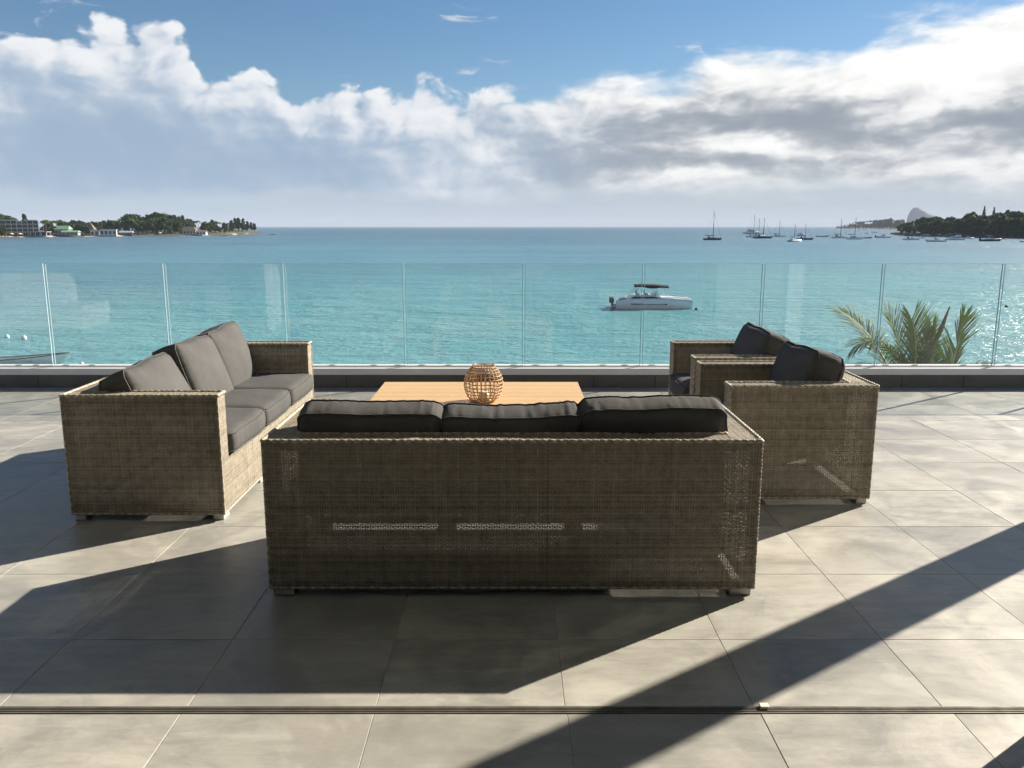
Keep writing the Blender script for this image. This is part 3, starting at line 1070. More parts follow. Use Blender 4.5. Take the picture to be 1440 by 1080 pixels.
SEAT_CUSH = [cushion_mesh('seat_cushion', 0.592, 0.715, 0.125, 0.016, s, 0.45) for s in (1, 2, 3)]
BACK_CUSH = [cushion_mesh('back_cushion', 0.600, 0.44, 0.160, 0.022, 11, 1.0, 0.012, 64), cushion_mesh('back_cushion', 0.600, 0.44, 0.160, 0.022, 22, 1.0, 0.020, 64),
             cushion_mesh('back_cushion', 0.606, 0.45, 0.162, 0.026, 33, 1.0, 0.004, 64), cushion_mesh('back_cushion', 0.590, 0.45, 0.185, 0.048, 44, 0.8, 0.0, 64)]


def make_seat(name, n, loc, rz, label, cat, group, backs, seed):
    """n seats wide; backs: per cushion (mesh index, tilt deg, dy, dz, roll deg)"""
    W = 0.6 * n + 2 * AT - 0.01 * (n == 3) * 1.0
    d = seat_parts(W, seed)
    root = empty(name, loc, rz, label, cat, group)
    for k in ('frame', 'back_panel', 'side_panel', 'side_panel_b', 'front_panel', 'arm_end', 'arm_end_b', 'arm_top', 'arm_top_b', 'back_top',
              'inner_arm', 'inner_arm_b', 'inner_back', 'braid', 'corner'):
        link_mesh(d[k].name.split('.')[0], d[k], root)
    for i in range(5):
        link_mesh('seat_slat', d['slat'], root, (0, 0.14 + 0.14 * i, ZS - 0.008))
    h = W / 2
    for sx in (-1, 1):
        link_mesh('foot', d['foot'], root, (sx * (h - 0.053), 0.036, 0)); link_mesh('foot', d['foot'], root, (sx * (h - 0.053), SD - 0.036, 0))
    if n > 1:
        for x in (-0.33, 0.31): link_mesh('foot', d['foot'], root, (x, SD - 0.036, 0))
    for i in range(n):
        x = (i - (n - 1) / 2) * 0.598
        b, pp = SEAT_CUSH[(i + seed) % 3]
        c = link_mesh('seat_cushion', b, root, (x, AT + 0.358, ZS + 0.008 + 0.066), (0, 0, 0))
        link_mesh('piping', pp, c)
        mi, tilt, dy, dz, roll = backs[i]
        b, pp = BACK_CUSH[mi]
        c = link_mesh('back_cushion', b, root, (x, AT + 0.115 + dy, ZS + 0.14 + 0.175 + dz), (R(90 + tilt), R(roll), 0))
        link_mesh('piping', pp, c)
    return root


make_seat('wicker_sofa', 3, (0.0, 3.243, 0), 0.0, 'long wicker sofa in front, seen from behind with charcoal cushions', 'sofa', 'wicker sofas',
          [(0, 15, 0.012, -0.072, 0.6), (1, 15, 0.012, -0.082, -0.5), (2, 14, 0.008, -0.062, -1.5)], 10)
make_seat('wicker_sofa', 3, (-2.310, 5.160, 0), R(-90), 'wicker sofa on the left with sunlit grey cushions facing the table', 'sofa', 'wicker sofas',
          [(3, 17, 0.050, -0.040, 2.5), (3, 20, 0.075, -0.050, -2.0), (3, 25, 0.065, -0.085, 1.5)], 10)
make_seat('wicker_armchair', 1, (1.985, 4.825, 0), R(90), 'nearer of the two wicker armchairs, right of the front sofa', 'armchair', 'wicker armchairs',
          [(3, 16, 0.040, -0.045, 1.5)], 40)
make_seat('wicker_armchair', 1, (2.000, 5.785, 0), R(90), 'farther of the two wicker armchairs, close to the glass balustrade', 'armchair', 'wicker armchairs',
          [(3, 20, 0.05, -0.050, -1.5)], 40)


def build_table():
    t = empty('coffee_table', (-0.232, 5.72, 0), 0, 'low wooden coffee table with a plank top between the sofas', 'table')
    zt = 0.37
    n = 6
    L, D = 1.452, 0.83
    me = MB().box(-L / 2, L / 2, -D / n / 2 + 0.0007, D / n / 2 - 0.0007, -0.035, 0.0, 0.0020).mesh('plank', M['wood'])
    for i in range(n):
        link_mesh('plank', me, t, (0, -D / 2 + (i + 0.5) * D / n, zt + rng.uniform(-0.0003, 0.0003)))
    for sy in (-1, 1):
        MB().box(-L / 2 + 0.10, L / 2 - 0.10, -0.012, 0.012, zt - 0.10, zt - 0.037).build('apron', M['wood'], t, (0, sy * (D / 2 - 0.06), 0))
    leg = MB().box(-0.035, 0.035, -0.035, 0.035, 0.0, zt - 0.037, 0.003).mesh('leg', M['wood'])
    for sx in (-1, 1):
        for sy in (-1, 1): link_mesh('leg', leg, t, (sx * (L / 2 - 0.06), sy * (D / 2 - 0.06), 0))


build_table()


def build_lantern():
    t = empty('rattan_lantern', (-0.190, 5.43, 0.371), 0.3, 'round open rattan lantern standing on the wooden table', 'lantern')
    Rm, H0 = 0.128, 0.236

    def prof(s):
        """s 0..1 from base to rim -> (radius, z)"""
        a = -1.02 + s * (1.02 + 1.05)
        return Rm * math.cos(a) ** 0.92, 0.118 + 0.137 * math.sin(a) * 1.0
    nr = 26
    pts = []
    for k in range(15):
        r, z = prof(k / 14.0); pts.append((r, 0, z))
    rib = MB().tube(pts, 0.0033, 5).mesh('rib', M['rattan'])
    for k in range(nr):
        link_mesh('rib', rib, t, None, (0, 0, 2 * math.pi * k / nr + rng.uniform(-0.03, 0.03)))
    for k in range(12):
        r, z = prof(0.02 + k / 11.0 * 0.96)
        r += 0.003
        rr = 0.0040 if k in (0, 11) else 0.0030
        ring = [(r * math.cos(a) + rng.uniform(-0.0008, 0.0008), r * math.sin(a), z + rng.uniform(-0.0012, 0.0012)) for a in np.linspace(0, 2 * math.pi, 40, endpoint=False)]
        MB().tube(ring, rr, 5, closed=True).build('ring', M['rattan'] if k < 9 else M['rattan_dark'], t)
    r, z = prof(1.0)
    for s in (-1, 1):
        lp = [(s * r + 0.006 * math.cos(a), 0.0, z + 0.008 + 0.010 * math.sin(a)) for a in np.linspace(0, 2 * math.pi, 12, endpoint=False)]
        MB().tube(lp, 0.0025, 5, closed=True).build('handle_loop', M['rattan_dark'], t)
    hp = [(r * math.cos(a), 0.035 * 0 + (r + 0.012) * math.sin(a), z + 0.006) for a in np.linspace(0, math.pi, 20)]
    MB().tube(hp, 0.003, 5).build('handle', M['rattan'], t)
    rb = prof(0.0)[0] - 0.002
    MB().tube([(0, 0, 0.003), (0, 0, 0.010)], rb, 24).build('base_disc', M['rattan'], t)
    MB().tube([(0, 0, 0.0105), (0, 0, 0.060)], 0.034, 24).build('candle', M['candle'], t)


build_lantern()


# ------------------------------------------------------------------ coconut palm rising past the terrace edge
def frond_mesh(name, pts, leaf_len, n=46, droop=0.35, seed=0, spread=55.0, thin=1.0, vfold=0.35):
    """pts: rachis control points (Bezier of 4), leaflets hang off both sides"""
    r = random.Random(seed)
    P = [Vector(p) for p in pts]

    def bz(t):
        a = 1 - t
        return P[0] * a ** 3 + P[1] * 3 * a * a * t + P[2] * 3 * a * t * t + P[3] * t ** 3
    V, F, S = [], [], []
    side0 = (P[3] - P[0]).cross(Vector((0, 0, 1)))
    if side0.length < 0.2: side0 = Vector((1, 0.3, 0))
    side0.normalize()
    for i in range(n):
        t = 0.10 + 0.90 * (i + 0.5) / n
        c = bz(t); tg = (bz(min(1, t + 0.02)) - bz(t - 0.02)).normalized()
        sd = (side0 - tg * side0.dot(tg)).normalized()
        upv = sd.cross(tg).normalized()
        if upv.z < 0: upv = -upv
        for sg in (-1, 1):
            L = leaf_len * (0.35 + 0.65 * math.sin(math.pi * (0.12 + 0.80 * t)) ** 0.8) * r.uniform(0.85, 1.1)
            a = R(spread * (1.0 - 0.45 * t) + r.uniform(-7, 7))
            d = (tg * math.cos(a) + sd * sg * math.sin(a) + upv * r.uniform(vfold * 0.4, vfold)).normalized()
            w = 0.0070 * thin * r.uniform(0.8, 1.2)
            wd = d.cross(upv).normalized()
            sh = r.uniform(0.0, 1.0) * 0.6 + 0.4 * t
            b = len(V)
            for k, (f, ww) in enumerate(((0, 0.5), (0.35, 1.0), (0.7, 0.75), (1.0, 0.08))):
                p = c + d * L * f + Vector((0, 0, -1)) * (droop * L * f * f)
                V.append(tuple(p - wd * w * ww)); V.append(tuple(p + wd * w * ww)); S += [sh, sh]
            for k in range(3): F.append((b + 2 * k, b + 2 * k + 1, b + 2 * k + 3, b + 2 * k + 2))
    me = np_mesh(name, V, F, M['leaf_palm'], S, False)
    rc = [bz(t) for t in np.linspace(0, 1, 14)]
    rb = MB().tube(rc, [0.022 * (1 - 0.85 * i / 13.0) for i in range(14)], 5).mesh('rib', M['palm_rib'])
    return me, rb


def near_palm(label, c, fronds, trunk_base, group='coconut palms below the terrace'):
    c = Vector(c)
    root = empty('coconut_palm', trunk_base, 0, label, 'palm tree', group)
    tb = Vector(trunk_base)
    tp = []
    for i in range(9):
        t = i / 8.0
        tp.append((c - tb) * t + Vector((0.15 * math.sin(t * 3), 0, 0)) * (1 - t))
    MB().tube(tp, [0.17 - 0.06 * i / 8.0 for i in range(9)], 10).build('trunk', M['palm_bark'], root)
    for i, (ctrl, ll, dr, sp) in enumerate(fronds):
        o = c - tb
        pts = [o + Vector(q) for q in ctrl]
        me, rb = frond_mesh('frond', pts, ll, 84, dr, i + int(c.x * 10), sp)
        f = link_mesh('frond', me, root)
        link_mesh('rib', rb, f)


near_palm('coconut palm with broad drooping fronds just behind the glass, left of the pair', (4.72, 9.75, -0.56), [
    ([(0, 0, 0), (-0.04, 0, 0.48), (-0.24, 0, 0.86), (-0.62, 0.0, 0.70)], 0.52, 0.55, 72),
    ([(0, 0, 0), (-0.16, -0.1, 0.36), (-0.42, -0.1, 0.58), (-0.82, -0.1, 0.36)], 0.50, 0.45, 70),
    ([(0, 0, 0), (0.02, 0.1, 0.35), (-0.02, 0.15, 0.75), (-0.20, 0.2, 1.00)], 0.52, 0.18, 56),
    ([(0, 0, 0), (0.10, 0, 0.35), (0.12, 0.0, 0.70), (0.02, 0.05, 1.00)], 0.52, 0.16, 52),
    ([(0, 0, 0), (0.16, 0, 0.30), (0.24, 0.0, 0.60), (0.28, 0.05, 0.90)], 0.44, 0.16, 40),
    ([(0, 0, 0), (-0.15, 0.3, 0.5), (-0.28, 0.5, 0.85), (-0.55, 0.7, 1.02)], 0.50, 0.30, 58),
    ([(0, 0, 0), (-0.3, -0.4, 0.1), (-0.5, -0.6, -0.2), (-0.7, -0.8, -0.7)], 0.38, 0.45, 60),
], (4.2, 10.4, -5.0))
near_palm('smaller coconut palm with one upright frond, right of the pair behind the glass', (5.22, 9.85, -0.54), [
    ([(0, 0, 0), (0.06, 0, 0.35), (0.14, 0.0, 0.64), (0.18, 0.05, 0.98)], 0.42, 0.10, 36),
    ([(0, 0, 0), (0.20, 0, 0.30), (0.42, 0.0, 0.46), (0.72, 0.0, 0.40)], 0.34, 0.35, 56),
    ([(0, 0, 0), (-0.08, 0.0, 0.25), (-0.16, 0.0, 0.42), (-0.14, 0.1, 0.62)], 0.30, 0.40, 70),
    ([(0, 0, 0), (0.3, 0.3, 0.20), (0.55, 0.5, 0.28), (0.85, 0.7, 0.10)], 0.36, 0.35, 60),
    ([(0, 0, 0), (0.2, -0.3, 0.05), (0.4, -0.5, -0.2), (0.5, -0.7, -0.7)], 0.34, 0.45, 60),
], (5.3, 10.6, -5.1))
# a dry folded spear standing out of the left crown
sp = MB().tube([(0, -0.1, 0), (0.18, -0.10, 0.55), (0.31, -0.10, 0.92), (0.38, -0.10, 1.16)], [0.02, 0.03, 0.025, 0.008], 6)
_pal = [o for o in col.objects if o.name == 'coconut_palm'][0]
sp.build('dry_spear', M['palm_dry'], _pal, Vector((4.72, 9.75, -0.56)) - Vector((4.2, 10.4, -5.0)))


# ------------------------------------------------------------------ boats
def hull_rings(L, B, F, draft=0.35, flare=0.82, sheer=0.25, bow=0.30, transom=0.75, n=14):
    """hull along +x (bow at +x), waterline at z = 0"""
    rings = []
    for i in range(n + 1):
        s = i / n
        x = -L / 2 + L * s
        wid = B / 2 * (transom + (1 - transom) * min(1, s / 0.35)) * (1 - max(0, (s - 0.55) / 0.45) ** 2.2)
        wid = max(wid, 0.02 * B)
        top = F + sheer * max(0, (s - 0.4) / 0.6) ** 1.8
        xo = x + bow * L * 0.25 * max(0, (s - 0.7) / 0.3)
        rings.append([(xo, wid, top), (x + (xo - x) * 0.5, wid * flare, F * 0.35), (x, wid * flare * 0.75, -draft * 0.4), (x, 0.0, -draft),
                      (x, -wid * flare * 0.75, -draft * 0.4), (x + (xo - x) * 0.5, -wid * flare, F * 0.35), (xo, -wid, top)])
    return rings


def hull(L, B, F, **k):
    mb = MB()
    mb.loft(hull_rings(L, B, F, **k), True, True, True)
    return mb


def cabin(x0, x1, w, z0, z1, rake0=0.3, rake1=0.6, taper=0.8):
    mb = MB()
    lo = [(x0, -w / 2, z0), (x1, -w / 2, z0), (x1, w / 2, z0), (x0, w / 2, z0)]
    hi = [(x0 + rake0, -w / 2 * taper, z1), (x1 - rake1, -w / 2 * taper, z1), (x1 - rake1, w / 2 * taper, z1), (x0 + rake0, w / 2 * taper, z1)]
    mb.loft([lo, hi], False, True)
    return mb


BOATS = {}


def boat_parts(kind):
    """list of (part name, mesh) of a 10 m boat, bow along +x"""
    if kind in BOATS: return BOATS[kind]
    p = []
    W = M['boat_white']
    if kind.startswith('sail'):
        hm = {'sail_black': M['boat_black'], 'sail_blue': M['boat_blue']}.get(kind, W)
        p.append(('hull', hull(10, 3.0, 0.95, transom=0.6, sheer=0.35).mesh('hull', hm)))
        p.append(('cabin', cabin(-1.6, 2.4, 1.7, 0.95, 1.45, 0.2, 0.9).mesh('cabin', W if kind != 'sail_black' else M['boat_grey'])))
        p.append(('cabin_window', MB().box(-0.9, 1.3, -0.80, 0.80, 1.10, 1.28).mesh('cabin_window', M['boat_glass'])))
        p.append(('mast', MB().tube([(0.6, 0, 0.95), (0.6, 0, 13.6)], [0.19, 0.14], 6).mesh('mast', M['mast'])))
        p.append(('boom', MB().tube([(0.5, 0, 2.4), (-3.6, 0, 2.5)], 0.20, 6).mesh('boom', M['boat_blue'] if kind != 'sail_black' else M['boat_rubber'])))
        p.append(('forestay', MB().tube([(5.0, 0, 1.3), (0.65, 0, 13.0)], 0.05, 4).mesh('forestay', M['mast'])))
        p.append(('backstay', MB().tube([(-4.9, 0, 1.0), (0.55, 0, 13.4)], 0.03, 4).mesh('backstay', M['mast'])))
        p.append(('spray_hood', cabin(-2.5, -1.3, 1.8, 0.95, 2.0, 0.1, 0.5).mesh('spray_hood', M['boat_blue'])))
    elif kind == 'catamaran':
        for sy in (-1, 1):
            mb = MB(); mb.loft([[(a, b + sy * 2.1, c) for a, b, c in r] for r in hull_rings(10, 1.4, 1.25, transom=0.8)], True, True)
            p.append(('hull', mb.mesh('hull', W)))
        p.append(('bridge_deck', MB().box(-4.2, 2.4, -2.0, 2.0, 0.75, 1.25, 0.05).mesh('bridge_deck', W)))
        p.append(('cabin', cabin(-3.0, 2.0, 3.6, 1.25, 2.3, 0.1, 1.5).mesh('cabin', W)))
        p.append(('cabin_window', cabin(-2.4, 1.72, 3.55, 1.55, 1.95, 0.05, 0.75, 0.93).mesh('cabin_window', M['boat_glass'])))
        p.append(('mast', MB().tube([(0.3, 0, 2.2), (0.3, 0, 14.2)], [0.21, 0.15], 6).mesh('mast', M['mast'])))
        p.append(('boom', MB().tube([(0.2, 0, 3.2), (-4.0, 0, 3.4)], 0.24, 6).mesh('boom', M['boat_blue'])))
        p.append(('forestay', MB().tube([(4.6, 0, 1.3), (0.35, 0, 13.4)], 0.05, 4).mesh('forestay', M['mast'])))
    elif kind == 'motor':
        p.append(('hull', hull(10, 3.4, 1.15, transom=0.9, sheer=0.55, bow=0.4).mesh('hull', W)))
        p.append(('cabin', cabin(-2.6, 2.9, 2.6, 1.15, 2.35, 0.2, 2.0).mesh('cabin', W)))
        p.append(('cabin_window', cabin(-2.0, 2.25, 2.62, 1.55, 2.05, 0.05, 0.85, 0.93).mesh('cabin_window', M['boat_glass'])))
        p.append(('flybridge', cabin(-2.4, 0.9, 2.1, 2.36, 2.95, 0.1, 0.5, 0.9).mesh('flybridge', W)))
        p.append(('hardtop', MB().box(-2.6, 0.3, -1.1, 1.1, 3.75, 3.87, 0.04).mesh('hardtop', M['boat_grey'])))
        p.append(('hardtop_frame', MB().tube([(-2.3, 0.9, 2.9), (-2.4, 0.9, 3.8)], 0.06, 5).tube([(-2.3, -0.9, 2.9), (-2.4, -0.9, 3.8)], 0.06, 5)
                  .tube([(0.1, 0.9, 2.9), (-0.2, 0.9, 3.8)], 0.06, 5).tube([(0.1, -0.9, 2.9), (-0.2, -0.9, 3.8)], 0.06, 5).mesh('hardtop_frame', M['boat_chrome'])))
        p.append(('bow_rail', MB().tube([(0.5, 1.5, 2.0), (3.2, 1.1, 2.3), (5.4, 0, 2.5), (3.2, -1.1, 2.3), (0.5, -1.5, 2.0)], 0.05, 5).mesh('bow_rail', M['boat_chrome'])))
    elif kind in ('speed', 'speed_dark'):
        p.append(('hull', hull(10, 3.0, 1.0, transom=0.9, sheer=0.4, bow=0.5).mesh('hull', W if kind == 'speed' else M['boat_black'])))
        p.append(('console', cabin(-1.4, 1.2, 1.8, 1.0, 1.75, 0.3, 0.9).mesh('console', W)))
        p.append(('windscreen', cabin(0.0, 1.5, 1.7, 1.76, 2.2, 0.6, 0.6).mesh('windscreen', M['boat_glass'])))
        p.append(('canopy', MB().box(-2.0, 0.6, -1.2, 1.2, 2.75, 2.85, 0.03).mesh('canopy', M['boat_grey'])))
        p.append(('canopy_frame', MB().tube([(-1.8, 1.1, 1.0), (-1.6, 1.1, 2.8)], 0.06, 5).tube([(-1.8, -1.1, 1.0), (-1.6, -1.1, 2.8)], 0.06, 5)
                  .tube([(0.3, 1.1, 1.0), (0.3, 1.1, 2.8)], 0.06, 5).tube([(0.3, -1.1, 1.0), (0.3, -1.1, 2.8)], 0.06, 5).mesh('canopy_frame', M['boat_chrome'])))
        p.append(('outboard', MB().box(-5.7, -5.0, -0.35, 0.35, 0.3, 1.7, 0.12).mesh('outboard', M['boat_rubber'])))
    else:   # open skiff
        mb = MB()
        rg = hull_rings(10, 2.4, 0.75, transom=0.6, sheer=0.6, bow=0.6)
        mb.loft(rg, True, False, False)
        mb.add(rg[0], [tuple(range(7))])
        ins = [[(x, y * 0.9, z - 0.02) for x, y, z in r] for r in rg]
        p.append(('hull', mb.mesh('hull', W if kind == 'skiff' else M['boat_grey'])))
        p.append(('floor', MB().loft([[(r[1][0], r[1][1] * 0.95, 0.3), (r[5][0], r[5][1] * 0.95, 0.3)] for r in rg], False, False, False).mesh('floor', M['boat_grey'])))
        for x in (-3.0, 0.0, 2.6): p.append(('thwart', MB().box(x - 0.2, x + 0.2, -0.98, 0.98, 0.52, 0.58).mesh('thwart', M['boat_teak'])))
        p.append(('gunwale', MB().tube([r[0] for r in rg], 0.06, 5).tube([r[6] for r in rg], 0.06, 5).mesh('gunwale', M['boat_rubber'])))
        p.append(('outboard', MB().box(-5.6, -5.0, -0.25, 0.25, 0.2, 1.3, 0.1).mesh('outboard', M['boat_rubber'])))
    BOATS[kind] = p
    return p


NAMES = {'sail': 'sailing_boat', 'sail_black': 'sailing_boat', 'sail_blue': 'sailing_boat', 'catamaran': 'sailing_catamaran', 'motor': 'motor_yacht',
         'speed': 'speed_boat', 'speed_dark': 'speed_boat', 'skiff': 'skiff', 'skiff_grey': 'skiff'}
CATS = {'sailing_boat': 'sailing boat', 'sailing_catamaran': 'catamaran', 'motor_yacht': 'motor yacht', 'speed_boat': 'speed boat', 'skiff': 'skiff'}


def boat(kind, x, y, L, rz, label, group='boats moored in the bay', mast=1.0):
    nm = NAMES[kind]
    root = empty(nm, (x, y, SEA_Z), R(rz), label, CATS[nm], group)
    s = L / 10.0 * 1.12
    for pn, me in boat_parts(kind):
        o = link_mesh(pn, me, root, scale=(s, s, s * (mast / 1.12 if pn in ('mast', 'forestay', 'backstay') else 1.0)))
    return root


boat('sail_black', 128.4, 539.7, 10.27, 8, 'black hulled sailing boat with a tall mast, apart from the others', mast=1.33)
boat('motor', 282.7, 996.9, 16.81, 12, 'large pale motor yacht behind the left end of the moored fleet', mast=1.00)
boat('sail', 193.1, 675.0, 9.38, -10, 'pale sailing boat with the tallest mast in the left cluster', mast=1.40)
boat('sail', 204.1, 698.0, 9.57, 20, 'sailing boat half hidden in the middle of the left cluster', mast=1.16)
boat('sail_blue', 182.8, 614.2, 11.94, 6, 'dark blue sailing boat in front of the left cluster', mast=0.92)
boat('sail', 224.0, 707.7, 9.72, -5, 'lone low sailing boat just right of the left cluster', mast=1.07)
boat('skiff', 1573.5, 4895.8, 23.60, 0, 'tiny far boat on the horizon above the lone sailing boat', mast=1.00)
boat('catamaran', 162.2, 483.5, 7.13, 35, 'stubby white catamaran nearest the camera, middle of the fleet', mast=1.00)
boat('sail_blue', 190.6, 548.4, 8.92, -8, 'dark sailing boat right behind the stubby white catamaran', mast=0.85)
boat('motor', 270.9, 789.5, 7.74, 10, 'small cabin cruiser behind the middle boats', mast=1.00)
boat('skiff_grey', 260.8, 707.7, 7.98, 0, 'long low grey skiff alone between the middle and right boats', mast=1.00)
boat('sail', 245.0, 629.3, 10.68, 5, 'sailing boat with furled sail, left of the blue catamaran', mast=1.00)
boat('catamaran', 230.5, 566.6, 8.50, -15, 'blue shaded catamaran with a tall mast before the far point', mast=1.23)
boat('skiff_grey', 257.8, 614.2, 7.42, 0, 'low dark skiff close beside the blue shaded catamaran', mast=1.00)
boat('speed', 421.0, 996.9, 4.98, 15, 'tiny white boat off the far palm point, left one', mast=1.00)
boat('speed', 502.1, 1167.1, 6.67, -10, 'tiny white boat off the far palm point, right one', mast=1.00)
boat('skiff', 998.4, 2390.1, 11.52, 0, 'faint boat right under the far palm shore', mast=1.00)
boat('speed', 284.5, 645.2, 9.89, 4, 'pale open motor boat left of the wooded headland', mast=1.00)
boat('sail', 257.4, 542.5, 8.79, -6, 'sailing boat in front of the rocky end of the wooded headland', mast=0.96)
boat('skiff_grey', 298.3, 614.2, 4.45, 0, 'grey dinghy tucked behind the sailing boat off the rocks', mast=1.00)
boat('speed', 240.5, 476.7, 8.73, 172, 'white sport boat with canopy, nearest in front of the wooded headland', mast=1.00)
boat('motor', 283.7, 536.8, 8.86, 175, 'white cabin cruiser in front of the dark trees', mast=1.00)
boat('speed', 325.4, 599.8, 6.38, 10, 'low motor boat just right of the white cabin cruiser', mast=1.00)
boat('speed_dark', 281.5, 495.2, 10.40, 4, 'black hulled speed boat off the right shore', mast=1.00)
boat('skiff', 329.9, 566.6, 4.11, 0, 'small skiff behind the black speed boat', mast=1.00)
boat('skiff_grey', 285.4, 465.9, 6.01, 0, 'boat cut off by the right edge of the view', mast=1.00)
boat('skiff_grey', -257.0, 749.1, 4.82, 0, 'dark rowing boat off the left beach', mast=1.00)
boat('skiff_grey', -248.1, 870.0, 4.90, 0, 'small dark boat beyond the tip of the left headland', mast=1.00)
boat('speed', -367.0, 661.9, 4.26, 0, 'small white launch in front of the hotel jetty', mast=1.00)
boat('skiff', -31.4, 51.1, 5.0, 5, 'white wooden skiff showing its bow low at the left edge')


def power_catamaran(x, y, rz):
    """8.3 m motor catamaran, bows along +x"""
    root = empty('power_catamaran', (x, y, SEA_Z), rz, 'white motor catamaran with black sun canopy anchored in the lagoon', 'boat')
    W = M['boat_white']
    for sy in (-1, 1):
        mb = MB()
        rings = []
        for i in range(15):
            s = i / 14.0
            xx = -3.6 + 7.9 * s
            w = 0.48 * (0.85 + 0.15 * min(1, s / 0.3)) * (1 - max(0, (s - 0.62) / 0.38) ** 2.4) + 0.015
            top = 0.98 + 0.24 * math.sin(math.pi * min(1, s * 0.85)) - 0.18 * max(0, (0.12 - s) / 0.12)
            rake = 0.05 * max(0, (s - 0.8) / 0.2)
            rings.append([(xx + rake, w, top), (xx + rake, w * 1.02, 0.55), (xx, w * 0.7, -0.05), (xx, 0.0, -0.35), (xx, -w * 0.7, -0.05), (xx + rake, -w * 1.02, 0.55), (xx + rake, -w, top)])
        mb.loft([[(a, b + sy * 1.05, c) for a, b, c in r] for r in rings], True, True)
        h = mb.build('hull', W, root)
        yy = sy * (1.05 + 0.492)
        st = MB().box(-2.1, 1.7, yy - 0.012, yy + 0.012, 0.46, 0.62)
        st.build('hull_stripe', M['boat_glass'], h)
        MB().box(-3.6, 3.9, sy * 1.05 - 0.30, sy * 1.05 + 0.30, -0.14, 0.03, 0.02).build('antifoul', M['boat_green'], h)
        MB().box(-4.15, -3.62, sy * 1.05 - 0.40, sy * 1.05 + 0.40, 0.05, 0.30, 0.05).build('swim_platform', M['boat_grey'], h)
        e = MB().box(-4.35, -3.85, sy * 1.05 - 0.20, sy * 1.05 + 0.20, 0.62, 1.18, 0.09)
        e.box(-4.12, -3.92, sy * 1.05 - 0.09, sy * 1.05 + 0.09, -0.2, 0.62, 0.03)
        e.build('outboard_engine', M['boat_rubber'] if sy < 0 else M['boat_grey'], root)
    MB().box(-3.4, 1.6, -0.62, 0.62, 0.55, 0.86, 0.04).build('bridge_deck', W, root)
    cb = MB()
    poly = [(-2.55, 1.0), (-2.05, 1.50), (-0.3, 1.56), (0.9, 1.42), (1.75, 1.15), (1.9, 1.0)]
    cb.prism(poly, -1.30, 1.30)
    cb.build('coaming', W, root)
    for sy in (-1, 1):
        MB().prism([(-2.1, 1.18), (-1.75, 1.42), (0.35, 1.42), (1.1, 1.20)], sy * 1.305, sy * 1.325).build('side_window', M['boat_glass'], root)
    MB().prism([(0.05, 1.5), (0.55, 1.98), (0.62, 1.98), (1.05, 1.44)], -1.0, 1.0).build('windscreen', W, root)
    MB().prism([(1.1, 1.32), (2.35, 1.30), (2.5, 1.18), (1.2, 1.1)], -1.0, 1.0).build('sun_pad', W, root)
    for xx in (-1.6, -0.75):
        sb = MB().box(xx, xx + 0.45, -0.9, -0.3, 1.55, 1.72, 0.04).box(xx, xx + 0.14, -0.9, -0.3, 1.73, 2.10, 0.04)
        sb.build('helm_seat', M['boat_grey'], root)
    cn = MB()
    rr = []
    for i in range(9):
        s = i / 8.0
        xx = -1.75 + 3.6 * s
        z = 2.72 + 0.10 * math.sin(math.pi * s) - 0.12 * s
        rr.append([(xx, -1.25, z - 0.10), (xx, -0.6, z + 0.02), (xx, 0, z + 0.06), (xx, 0.6, z + 0.02), (xx, 1.25, z - 0.10), (xx, 1.24, z - 0.22 - 0.20 * math.sin(math.pi * s) ** 4), (xx, 0, z - 0.02), (xx, -1.24, z - 0.22 - 0.20 * math.sin(math.pi * s) ** 4)])
    cn.loft(rr, True, True)
    cn.build('sun_canopy', M['boat_rubber'], root)
    for sy in (-1, 1):
        for a, b in (((-2.1, 1.45), (-1.2, 2.60)), ((-2.5, 1.2), (-1.5, 2.60)), ((0.4, 1.5), (0.7, 2.55)), ((1.6, 1.25), (1.3, 2.5))):
            MB().tube([(a[0], sy * 1.22, a[1]), (b[0], sy * 1.22, b[1])], 0.028, 5).build('canopy_pole', M['boat_chrome'], root)
        rl = [(1.7, sy * 1.40, 1.20), (2.0, sy * 1.40, 1.62), (3.0, sy * 1.28, 1.50), (3.9, sy * 1.10, 1.32), (4.05, sy * 1.06, 1.0)]
        MB().tube(rl, 0.022, 5).build('bow_rail', M['boat_chrome'], root)
    MB().prism([(-3.3, 0.9), (-3.35, 1.12), (-2.7, 1.25), (-2.4, 1.05)], -1.1, 1.1).build('stern_bench', M['boat_grey'], root)
    root.scale = (1, 1, 0.90)
    MB().tube([(3.6, -0.62, 0.75), (3.6, 0.62, 0.75)], 0.06, 6).build('crossbeam', M['boat_chrome'], root)
    MB().loft([[(1.9, -0.6, 0.80), (3.55, -0.6, 0.76)], [(1.9, 0.6, 0.80), (3.55, 0.6, 0.76)]], False, False, False).build('trampoline', M['boat_rubber'], root)


power_catamaran(14.75, 88.6, R(-6.0))


def buoy(x, y, r, mat, label):
    b = empty('mooring_buoy', (x, y, SEA_Z), 0, label, 'buoy', 'mooring buoys')
    mb = MB()
    rings = []
    for i in range(9):
        a = -math.pi / 2 + math.pi * i / 8
        rings.append([(max(0.02, math.cos(a)) * r * math.cos(t), max(0.02, math.cos(a)) * r * math.sin(t), r * 0.55 + r * math.sin(a)) for t in np.linspace(0, 2 * math.pi, 12, endpoint=False)])
    mb.loft(rings, True, True)
    mb.build('float', mat, b)
    MB().tube([(r * 0.25 * math.cos(t), 0, r * 1.6 + r * 0.25 * math.sin(t)) for t in np.linspace(0, 2 * math.pi, 10, endpoint=False)], r * 0.07, 5, closed=True).build('ring', M['boat_chrome'], b)


